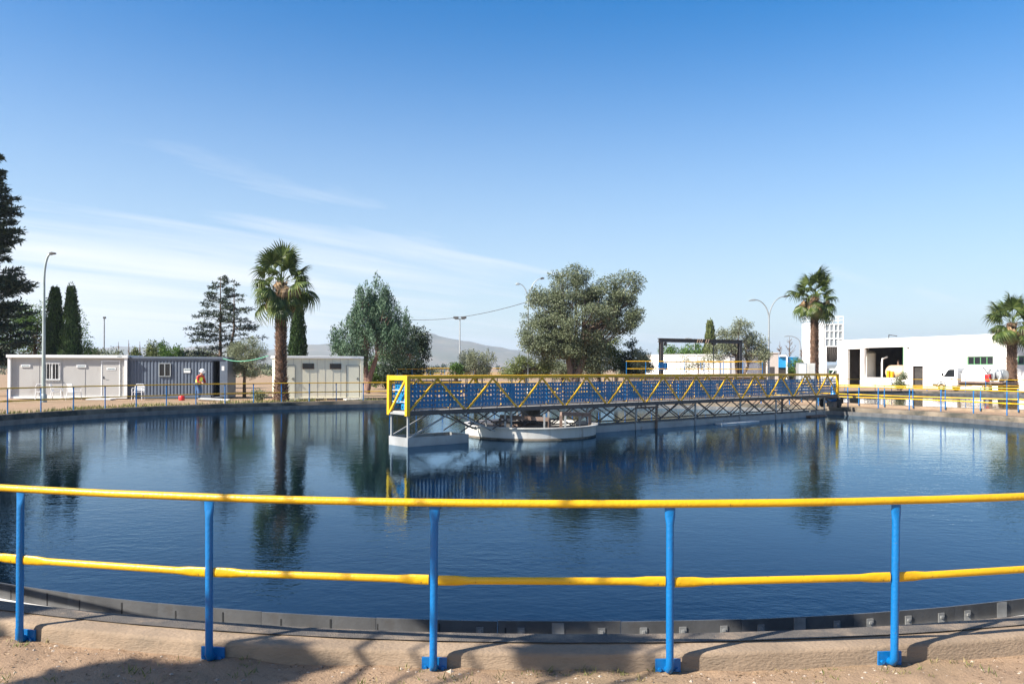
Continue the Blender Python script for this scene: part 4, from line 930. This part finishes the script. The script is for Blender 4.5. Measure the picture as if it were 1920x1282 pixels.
def column_tree(label,px,d,ytop,ybase,wpx,leaf,seed,n=9000,group=None,lean=0):
    g=np.random.default_rng(seed); base=GZ; h=Z(px,ytop,d)-base; r=wpx*d/F/2
    t=thing('cypress_tree',label,'tree',(X(px,d),d,base),0,group); ph=g.uniform(0,6,4)
    def rad(z,a): 
        u=z/h; return r*np.minimum(1,(u*9)**.6)*np.clip(1-u,0,1)**.52*1.12*(1+.10*np.sin(3*a+ph[0]+u*6)+.08*np.sin(7*a+ph[1]-u*17)+.06*np.sin(11*u*3+ph[2]))
    z=h*(1-np.sqrt(g.uniform(0,1,n)))*.97+.25; z=np.where(g.uniform(0,1,n)<.6,g.uniform(.25,h*.96,n),z); a=g.uniform(0,2*PI,n); rr_=rad(z,a)*(.78+.26*g.uniform(0,1,n))
    pos=np.stack([rr_*np.cos(a)+lean*z,rr_*np.sin(a),z],1); out=np.stack([np.cos(a),np.sin(a),np.zeros(n)],1)
    dr=out*.35+np.array([0,0,1.])+g.normal(0,.22,(n,3)); nm=out+g.normal(0,.5,(n,3)); s=.16*g.uniform(.6,1.3,n)*(d/50)
    leaves('crown',pos,dr,nm,s,s*.42,M[leaf],t)
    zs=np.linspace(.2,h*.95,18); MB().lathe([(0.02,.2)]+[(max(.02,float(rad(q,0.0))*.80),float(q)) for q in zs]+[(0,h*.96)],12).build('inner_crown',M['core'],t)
    MB().tube([(0,0,-.1),(0,0,.5)],[.16,.12],8).build('trunk',M['bark'],t)
    return t
def conifer(label,px,d,ytop,rpx,leaf,seed,nb=110,lo=.12,droop=.25,lift=.1,base=GZ,tops=((0,1),),lsize=.2,prof=.8,tw=16,name='cedar_tree',lpt=7,rise=None):
    g=np.random.default_rng(seed); h=Z(px,ytop,d)-base; t=thing(name,label,'tree',(X(px,d),d,base)); R0=rpx*d/F
    mb=MB(); bb=MB(); P_=[];D_=[];N_=[];S_=[]
    for ti,(tx,th) in enumerate(tops):
        H=h*th; trunk=lambda z:np.array([tx*min(1,z/(H*.55)),0,z])
        mb.tube([trunk(z) for z in np.linspace(-.1,H,8)],[.17*(h/8)*(1-i/7.6) for i in range(8)],8)
        nbr=int(nb*(1 if ti==0 else .55))
        for i in range(nbr):
            u=lo+(1-lo)*(i+g.uniform(0,1))/nbr; z0=H*u; L=R0*((1-u)**prof)*g.uniform(.55,1.12)+.18
            if ti and u<.45: continue
            a=g.uniform(0,2*PI) if i%5 else g.choice([0.15,PI-.15]); dirn=np.array([math.cos(a),math.sin(a),0]); pts=[]
            for k in range(6):
                q=k/5; pts.append(trunk(z0)+dirn*L*q+np.array([0,0,L*(lift*q*2-droop*q*q*1.6)]))
            bb.tube(pts,[.035*(1-u*.6)*(1-k/6.5)*h/8 for k in range(6)],4,cap=False)
            pts=np.array(pts); side=np.array([-dirn[1],dirn[0],0]); m_=max(5,int(tw*L/R0*1.4+4))
            for k in range(m_):
                q=.22+.78*(k+g.uniform(0,1))/m_; f=q*5; i0=min(4,int(f)); p=pts[i0]*(1-(f-i0))+pts[i0+1]*(f-i0)
                sg=1 if k%2 else -1; tl=L*.34*(1-q*.62)*g.uniform(.5,1.2)+.12
                tdir=dirn*.75+side*sg*g.uniform(.3,.95)+np.array([0,0,g.uniform(-.25,.25)]); tdir/=np.linalg.norm(tdir)
                for j in range(lpt):
                    e=(j+g.uniform(0,1))/lpt; P_.append(p+tdir*tl*e+g.normal(0,.03,3)); D_.append(tdir*.8+g.normal(0,.45,3)+np.array([0,0,.1])); N_.append(g.normal(0,.55,3)+np.array([0,0,1])); S_.append(lsize*g.uniform(.6,1.25))
    mb.build('trunk',M['bark'],t); bb.build('limbs',M['bark'],t)
    S_=np.array(S_); leaves('crown',P_,D_,N_,S_,S_*.34,M[leaf],t); return t
# --- palms
def frond_mesh(seed,mat,droop,dry=False):
    g=np.random.default_rng(seed); mb=MB(); pl=1.05
    pts=[(0,0,0),(pl*.35,0,.05),(pl*.7,0,.05),(pl,0,.0)]; 
    w=[.035,.022,.018,.014]; vs=[];fs=[]
    for (x,y,z),q in zip(pts,w): vs+=[(x,-q,z),(x,0,z-q*.8),(x,q,z)]
    for i in range(3):
        for j in range(2): k=i*3+j; fs.append((k,k+1,k+4,k+3))
    mb.add(vs,fs); nb=24; span=R(125 if not dry else 70)
    for i in range(nb):
        a=-span+2*span*(i+.5)/nb; L=(.98-.25*(abs(a)/span)**2)*g.uniform(.9,1.08); hw=.052
        dx,dy=math.cos(a),math.sin(a); sx,sy=-dy,dx; vv=[]; fold=.16*abs(math.sin(a))
        def pt(r,s,hh): 
            z=hh-droop*(r/L)**2.2*L*.55 - fold*r*.9+.10*r*dx
            return (pl+dx*r*(1-.18*droop*(r/L)**2)+sx*s,dy*r*(1-.25*droop*(r/L)**2)+sy*s,z)
        tip=g.uniform(-.06,.06)
        q1=[pt(.02,0,0),pt(L*.52,-hw,.0),pt(L*.52,0,-.03),pt(L*.52,hw,.0),pt(L*.78,-hw*.55,-.02),pt(L*.78,hw*.55,-.02)]
        e=pt(L,tip,-.05-.28*droop*g.uniform(.5,1.4)); q1+=[e]
        mb.add(q1,[(0,1,2),(0,2,3),(1,4,2),(2,4,5),(2,5,3),(4,6,5)])
    me=mb.mesh('frond',mat,smooth=False); return me
FR=[frond_mesh(11,M['l_palm'],.35),frond_mesh(12,M['l_palm'],.7),frond_mesh(13,M['l_palm'],1.0)]; FD=[frond_mesh(14,M['l_dry'],1.0,True),frond_mesh(15,M['l_dry'],1.3,True)]
def palm(label,px,d,ytop,ytrunk,seed,rt=.27,sc=1.0,nfr=34,ndry=16,low=-65,base=GZ,flare=1.5):
    g=random.Random(seed); H=Z(px,ytrunk,d)-base; t=thing('palm_tree',label,'tree',(X(px,d),d,base),0,'fan palms around the tanks')
    mb=MB(); zs=[0,.15,.5,1.1,2,H*.5,H*.8,H]; 
    mb.lathe([(rt*(flare if z<.2 else 1+(flare-1)*max(0,1-z/1.3)) if z<1.3 else rt*(1-.12*(z/H)),z) for z in zs]+[(0.02,H+.1)],16); mb.build('trunk',M['palmbark'],t)
    st=MB(); n=int(H/.115)*13
    for i in range(n):
        z=.05+(H-.05)*i/n; a=i*2.39996+g.uniform(-.15,.15); r=(rt*(1+(flare-1)*max(0,1-z/1.3)) if z<1.3 else rt*(1-.12*z/H))-.01
        l=g.uniform(.10,.2); w_=.055; ca,sa=math.cos(a),math.sin(a); k=g.uniform(.5,1.0)
        def q(rr_,ss,zz_): return (ca*rr_-sa*ss,sa*rr_+ca*ss,zz_)
        st.add([q(r,-w_,z),q(r,w_,z),q(r+l*k,0,z+l),q(r+.005,0,z+.08)],[(0,1,2),(0,2,3),(1,3,2)])
    o=st.build('leaf_bases',M['stub'],t,smooth=False); o['kind']='stuff'
    for i in range(nfr):
        u=(i+.5)/nfr; el=R(84-(84-low)*u**.9)+g.uniform(-.22,.22); az=i*2.39996+g.uniform(-.45,.45)
        me=FR[0 if u<.35 else (1 if u<.65 else 2)]; s=sc*g.uniform(.78,1.18)*(1.0 if u<.7 else 1.1)
        o=link('frond',me,t,(math.cos(az)*.1,math.sin(az)*.1,H+.25-.55*u),None,(s,s*.92,s)); o.rotation_euler=(Matrix.Rotation(az,3,'Z')@Matrix.Rotation(-el,3,'Y')@Matrix.Rotation(g.uniform(-.55,.55),3,'X')).to_euler()
    for i in range(ndry):
        el=R(g.uniform(-80,-8)); az=i*2.39996+1; s=sc*g.uniform(.5,.75)
        o=link('dry_frond',FD[i%2],t,(math.cos(az)*.2,math.sin(az)*.2,H+.15-g.uniform(.0,.55)),None,(s,s,s)); o.rotation_euler=(Matrix.Rotation(az,3,'Z')@Matrix.Rotation(-el,3,'Y')@Matrix.Rotation(g.uniform(-.5,.5),3,'X')).to_euler()
    return t
palm('tallest-looking fan palm with shaggy trunk in front of the cream cabin',527,40.3,455,531,3,rt=.26,sc=.93,nfr=33,ndry=26,low=-48)
palm('fan palm standing before the white silo, right of the middle',1527,58,515,556,5,rt=.27,sc=.98,nfr=32,ndry=30,low=-45)
palm('fan palm at the right edge in front of the white building',1897,62.5,558,606,8,rt=.34,sc=1.12,nfr=33,ndry=34,low=-42)
# --- left side trees
conifer('dark cedar cut off by the left edge of the picture',-34,47,268,90,'l_cedar',2,nb=165,lo=.10,droop=.14,lift=.30,lsize=.26,prof=.5,tw=32,lpt=9)
clump_tree('broadleaf_tree','dense dark green tree behind the grey cabin on the far left','tree',70,52,690,545,[(20,620,55,62),(70,600,52,52),(128,612,40,50),(148,640,28,35),(40,655,70,40)],'l_green',.13,15000,80,.6,seed=21)
column_tree('left one of two dark cypresses behind the grey cabin',103,48.5,532,690,46,'l_cyp',31,8000,group='cypresses')
column_tree('right one of two dark cypresses behind the grey cabin',133,48.0,530,690,44,'l_cyp',32,8000,group='cypresses')
column_tree('cypress rising behind the cream cabin next to the tall palm',558,47.5,545,690,38,'l_cyp',33,9000,group='cypresses')
conifer('open layered conifer with two tips behind the corrugated container',413,55,518,84,'l_cedar',6,nb=74,lo=.14,droop=.10,lift=.13,tops=((0,1),(.95,.95)),lsize=.2,prof=.72,tw=20,lpt=8)
clump_tree('olive_tree','round silvery olive tree between the container and the cream cabin','tree',458,46.5,735,630,[(458,672,42,38),(440,690,26,26),(482,692,22,26),(462,655,30,24)],'l_olive',.09,13000,90,.38,seed=41,asp=.34,trunk_r=.10)
def young(label,px,d,ytop,w,seed,leaf='l_green'):
    return clump_tree('young_tree',label,'tree',px,d,690,ytop,[(px,ytop+30,w,28),(px,ytop+14,w*.55,14),(px+w*.3,ytop+40,w,20)],leaf,.13,2600,26,.42,seed=seed,up=.5,group='young trees behind the containers',branches=False)
for i,(px,yt,w_,lab) in enumerate(((256,657,12,'lowest young tree behind the corrugated container, next to the grey cabin'),(285,643,15,'tall bright young tree behind the container, left of its window'),(303,646,12,'young tree directly above the container window'),(317,644,13,'bright young tree just right of the container window'),(337,650,13,'dark young tree nearest the layered conifer'))):
    young(lab,px,54+i%3,yt,w_,50+i,'l_yel' if i in (0,1) else 'l_green')
for i,(px,w_,yt) in enumerate(((170,30,652),(210,34,655),(365,34,654),(395,30,656))):
    clump_tree('shrub',['pale scrub behind the right end of the grey cabin roof','dull scrub behind the joint of cabin and container','dull scrub at the foot of the layered conifer','brown scrub right under the layered conifer'][i],'shrub',px,66,690,yt,[(px,yt+20,w_,20)],'l_oak',.16,2600,30,.5,seed=60+i,group='scrub behind the containers',branches=False)
# bare poplars on the left horizon
def bare_tree(label,px,d,ytop,wpx,seed,group):
    g=random.Random(seed); h=Z(px,ytop,d)-GZ; t=thing('bare_tree',label,'tree',(X(px,d),d,GZ),0,group); mb=MB(); w_=wpx*d/F
    mb.tube([(0,0,0),(.05,0,h*.5),(0,0,h)],[.10,.06,.015],6); mb.build('trunk',M['bark'],t); mb=MB()
    for i in range(34):
        z=h*g.uniform(.25,.9); a=g.uniform(0,2*PI); l=w_*g.uniform(.4,1)*(1.15-z/h); e=Vector((math.cos(a)*l,math.sin(a)*l,z+l*g.uniform(.5,1.3))); b_=Vector((0,0,z)); m_=b_.lerp(e,.5)+Vector((0,0,-.1*l)); mb.tube([b_,m_,e],[.035,.022,.008],4)
        for k in range(3):
            q=m_.lerp(e,g.uniform(0,.8)); f=q+Vector((g.uniform(-.4,.4),g.uniform(-.4,.4),g.uniform(.1,.6)))*l*.7; mb.tube([q,f],[.016,.006],4)
    mb.build('twigs',M['bark'],t)
for i,(px,yt,w_) in enumerate(((222,641,8),(241,637,7),(262,640,8))): bare_tree(['leftmost bare thin tree above the cabin joint','middle bare thin tree above the container','right bare thin tree above the container'][i],px,75,yt,w_,70+i,'bare trees behind the containers')
for i,(px,yt,w_) in enumerate(((1462,640,20),(1480,631,26),(1503,648,14))): bare_tree(['bare tree just right of the twin-arm lamp','largest bare tree above the blue shed','small bare tree left of the silo'][i],px,85,yt,w_,75+i,'bare trees near the silo')
# --- centre trees
clump_tree('glaucous_conifer','large grey-green bushy conifer right of the cream cabin','tree',688,55,735,515,[(688,558,28,42),(708,566,26,40),(715,590,40,50),(692,605,52,48),(655,640,40,40),(722,600,40,52),(742,640,36,44),(690,650,62,42),(640,658,22,16),(753,612,18,36),(765,660,22,30)],'l_pine',.15,40000,270,.46,'barkred',.20,forks=[(-.1,0,2.2),(.75,-.3,2.6)],seed=81,up=.75,asp=.36)
mb=MB(); 
clump_tree('dark_tree','dark dense tree in shade right of the grey-green conifer','tree',765,60,735,603,[(770,665,36,38),(782,632,20,26),(745,690,40,24),(795,688,22,18)],'l_dark',.16,14000,90,.5,seed=82)
clump_tree('shrub','pale feathery shrub before the hills','shrub',893,57,715,655,[(893,685,38,24),(880,672,18,14),(910,676,20,14),(870,692,18,14)],'l_pale',.12,9000,70,.4,seed=83,up=.35,asp=.35)
clump_tree('shrub','small bright green shrub left of the pale feathery shrub','shrub',855,56,715,676,[(855,694,12,16)],'l_green',.12,1500,16,.3,seed=84,branches=False)
clump_tree('holm_oak','largest tree, broad grey-green crown with dark forked trunk','tree',1074,51.5,735,490,[(1090,600,78,68),(1020,585,48,50),(1010,628,44,34),(1075,540,50,42),(1140,555,50,48),(1170,545,34,34),(1165,600,34,36),(1085,515,26,24),(1180,590,28,22),(1000,640,34,22),(1040,640,50,22),(1110,650,46,22),(1035,666,40,16),(1112,672,42,18),(1060,655,50,20)],'l_oak',.12,82000,370,.50,'bark',.26,forks=[(-.25,0,2.3),(.75,-.2,2.5),(.2,.4,2.7)],seed=90,asp=.5)
clump_tree('broadleaf_tree','yellowish tree tucked under the right side of the largest tree','tree',1122,55,735,628,[(1128,668,38,32),(1148,655,24,28),(1100,680,30,22)],'l_yel',.13,9000,70,.45,seed=91)
clump_tree('shrub','brownish shrub under the left side of the largest tree','shrub',985,53,725,664,[(985,690,36,22),(960,694,20,14),(1020,688,24,20)],'l_yel',.12,7000,60,.4,seed=92)
clump_tree('shrub','olive green undergrowth directly beneath the largest tree','shrub',1050,57,725,672,[(1048,694,50,18),(1100,698,40,12)],'l_oak',.12,6000,60,.4,seed=93)
clump_tree('dark_tree','narrow dark tree left of the gantry','tree',1181,55,735,630,[(1181,665,16,34),(1190,690,24,18),(1165,690,22,18)],'l_dark',.13,6000,50,.36,seed=94)
clump_tree('shrub','pale loose shrub touching the left gantry post','shrub',1203,52,725,650,[(1205,678,20,22),(1215,692,16,14)],'l_pale',.11,3200,40,.32,seed=95)
clump_tree('broadleaf_tree','round fresh green tree over the roof of the round reservoir','tree',1276,100,720,640,[(1262,668,24,26),(1295,665,26,26),(1320,668,22,20)],'l_green',.24,8000,60,.8,seed=96)
column_tree('distant cypress behind the gantry beam',1331,92,598,690,28,'l_yel',97,5000,group='cypresses')
clump_tree('broadleaf_tree','loose yellow-green tree right of the gantry chain','tree',1385,58,730,597,[(1375,640,34,30),(1410,650,30,28),(1390,615,26,18),(1345,660,22,22),(1425,665,16,16)],'l_pale',.12,13000,120,.38,'bark',.13,seed=98,forks=[(-.2,0,2.2),(.7,.1,2.0)])
clump_tree('shrub','thin reddish shrub framed by the gantry','shrub',1312,56.5,725,663,[(1300,675,26,14),(1325,680,22,16),(1290,690,16,12)],'l_pale',.09,1700,60,.28,'barkred',.05,seed=99)
clump_tree('broadleaf_tree','small green tree beside the blue shed','tree',1493,68,725,672,[(1493,688,13,16)],'l_green',.13,2200,26,.34,seed=100)
clump_tree('shrub','bush growing against the large bay of the white building','shrub',1686,65.5,735,700,[(1686,716,11,14),(1690,706,7,8)],'l_olive',.12,2200,22,.34,seed=101)
clump_tree('shrub','low plant at the foot of the tall palm','shrub',487,41.2,752,728,[(487,741,12,9)],'l_olive',.09,1300,16,.22,seed=102,branches=False)
clump_tree('broadleaf_tree','green tree in shade behind the red-barked trunk','tree',725,66,735,650,[(722,690,40,36),(700,700,24,24)],'l_green',.15,8000,60,.5,seed=103)
# distant scrub belts at the foot of the hills: a mass nobody could count
def scrub_belt(name,label,x0,x1,d0,d1,n,seed,leaf,hmax):
    g=np.random.default_rng(seed); t=None
    k=max(20,n//60); cx=g.uniform(x0,x1,k); cd=g.uniform(d0,d1,k); ch=g.uniform(.4,1,k)*hmax
    idx=g.integers(0,k,n); off=rvec(g,n)*(g.uniform(0,1,n)**.4)[:,None]
    pos=np.stack([cx[idx]+off[:,0]*ch[idx]*1.1,cd[idx]+off[:,1]*ch[idx],np.abs(off[:,2])*ch[idx]*1.6+.05],1); s=.4*g.uniform(.6,1.4,n)*(d0/120)
    o=leaves(name,pos,rvec(g,n)+np.array([0,0,.5]),rvec(g,n)+np.array([0,0,.4]),s,s*.6,M[leaf],None); tag(o,label,'scrub'); return o
scrub_belt('far_scrub','belt of olive scrub on the plain before the hills',-120,60,130,260,16000,5,'l_oak',1.7)
scrub_belt('far_woodland','dark line of distant woodland at the foot of the hills',-520,200,420,800,16000,6,'l_dark',3.0)
# --- tree behind the camera that shades the near bank (seen only by its shadow)
def shade_tree(label,loc,lobes,n,nc,seed,h,crad=.5):
    g=np.random.default_rng(seed); t=thing('shade_tree',label,'tree',loc); cl=[]
    for i in range(nc):
        c,r=lobes[g.integers(0,len(lobes))]; cl.append(np.array(c)+rvec(g,1)[0]*g.uniform(.2,1)**.5*np.array(r))
    cl=np.array(cl); idx=g.integers(0,nc,n); off=rvec(g,n)*(g.uniform(0,1,n)**.4)[:,None]*crad
    s=.13*g.uniform(.7,1.3,n); leaves('crown',cl[idx]+off,rvec(g,n),rvec(g,n),s,s*.6,M['l_green'],t)
    MB().tube([(0,0,-.1),(.1,0,h*.3),(0,.1,h*.6),(.1,0,h*.9)],[.2,.15,.1,.03],8).build('trunk',M['bark'],t); mb=MB()
    for c in cl[::4]: mb.tube([(0,.05,h*.45),Vector((0,.05,h*.5)).lerp(Vector(c),.5),c],[.035,.02,.008],5)
    mb.build('limbs',M['bark'],t); return t
shade_tree('leafy tree behind the viewer on the left, known by its shade on the bank',(-8.9,.4,.05),[((-.9,1.7,4.95),(.4,.45,.4)),((-1.7,1.7,5.1),(.6,.55,.5)),((-.2,2.3,5.0),(.4,.14,.14)),((1.25,1.05,4.9),(.42,.22,.22)),((1.75,1.3,5.0),(.25,.25,.2))],17000,44,7,6.0,.22)
shade_tree('second leafy tree behind the viewer, known by its shade near the middle',(-5.0,.6,.05),[((.15,1.45,4.95),(.10,.40,.22)),((-.9,2.25,5.1),(.45,.12,.12)),((-.2,2.35,5.0),(.4,.12,.12)),((1.35,2.05,5.05),(.35,.12,.12))],9500,30,8,5.8,.16)
# ------------------------------------------------------------------ small things on the near bank
def bank_point(g,lo=.0,hi=1.2):
    a=-PI/2+g.uniform(-.26,.26); r=RP-.05+lo+(hi-lo)*g.random()**1.3+DR(a); x=TC[0]+r*math.cos(a); y=TC[1]+r*math.sin(a); return x,y,sand_z(x,y)
def make_grass():
    g=random.Random(12); P_=[];D_=[];N_=[];S_=[];W_=[]
    for i in range(420):
        x,y,z=bank_point(g,.0,.9)
        if noise.noise((x*1.3,y*1.3,5))<-.05: continue
        h=g.uniform(.015,.055)
        for k in range(g.randint(4,11)):
            P_.append((x+g.gauss(0,.018),y+g.gauss(0,.018),z-.004)); D_.append((g.gauss(0,.5),g.gauss(0,.5),1)); N_.append((g.gauss(0,1),g.gauss(0,1),.2)); S_.append(h*g.uniform(.5,1.3)); W_.append(g.uniform(.003,.007))
    o=leaves('grass_tufts',P_,D_,N_,np.array(S_),np.array(W_),M['grass'],None); tag(o,'short sparse green weeds sprouting along the sandy edge','grass')
    P_=[];D_=[];N_=[];S_=[]
    for i in range(2600):
        x,y,z=bank_point(g,0,.75)
        if noise.noise((x*1.1+7,y*1.1,2))<-.12: continue
        P_.append((x,y,z+.003)); a=g.uniform(0,6.3); D_.append((math.cos(a),math.sin(a),g.uniform(-.1,.35))); N_.append((g.gauss(0,.3),g.gauss(0,.3),1)); S_.append(g.uniform(.008,.03))
    o=leaves('leaf_litter',P_,D_,N_,np.array(S_),np.array(S_)*.4,M['litter'],None); tag(o,'dry leaf litter scattered on the sandy bank','leaf litter')
    mb=MB()
    for i in range(700):
        x,y,z=bank_point(g,0,1.1); s=g.uniform(.004,.016)*(1.8 if g.random()<.06 else 1); q=[]
        for (a,b_,c) in ((1,0,0),(-1,0,0),(0,1,0),(0,-1,0),(0,0,1),(0,0,-1)): k=s*g.uniform(.6,1.2); q.append((x+a*k,y+b_*k,z+c*k*.6))
        mb.add(q,[(0,2,4),(2,1,4),(1,3,4),(3,0,4),(2,0,5),(1,2,5),(3,1,5),(0,3,5)])
    o=mb.build('pebbles',M['stone'],None); tag(o,'small pale pebbles strewn on the sandy bank','pebbles',kind='stuff')
make_grass()
# dry weeds along the far bank in front of the cabins
def far_weeds():
    g=np.random.default_rng(14); n=9000; a=g.uniform(R(95),R(168),n); r=RP+.15+g.uniform(0,1,n)**1.6*2.6; x=TC[0]+r*np.cos(a); y=TC[1]+r*np.sin(a)
    keep=np.array([noise.noise((float(p)*.5,float(q)*.5,1))>-.05 for p,q in zip(x,y)]); x=x[keep];y=y[keep];m_=len(x)
    s=g.uniform(.06,.26,m_); o=leaves('dry_weeds',np.stack([x,y,np.full(m_,GZ-.01)],1),g.normal(0,.35,(m_,3))+np.array([0,0,1.]),g.normal(0,1,(m_,3)),s,s*.16,M['grass'],None); tag(o,'dry weeds along the far rim below the cabins','weeds')
far_weeds()
# ------------------------------------------------------------------ haze
hb=MB().box(-5600,5600,-400,6000,-3.5,178).build('haze',M['white'],None,smooth=False); hb.data.materials.clear()
hm=bpy.data.materials.new('air'); hm.use_nodes=True; n=hm.node_tree.nodes
for q in list(n):
    if q.type!='OUTPUT_MATERIAL': n.remove(q)
pv=n.new('ShaderNodeVolumePrincipled'); pv.inputs['Color'].default_value=(.74,.87,1,1); pv.inputs['Density'].default_value=.00019; pv.inputs['Anisotropy'].default_value=.2
hm.node_tree.links.new(pv.outputs[0],n['Material Output'].inputs['Volume']); hb.data.materials.append(hm); hb['kind']='stuff'; hb['label']='thin blue summer haze filling the air'; hb['category']='haze'; hb.display_type='WIRE'
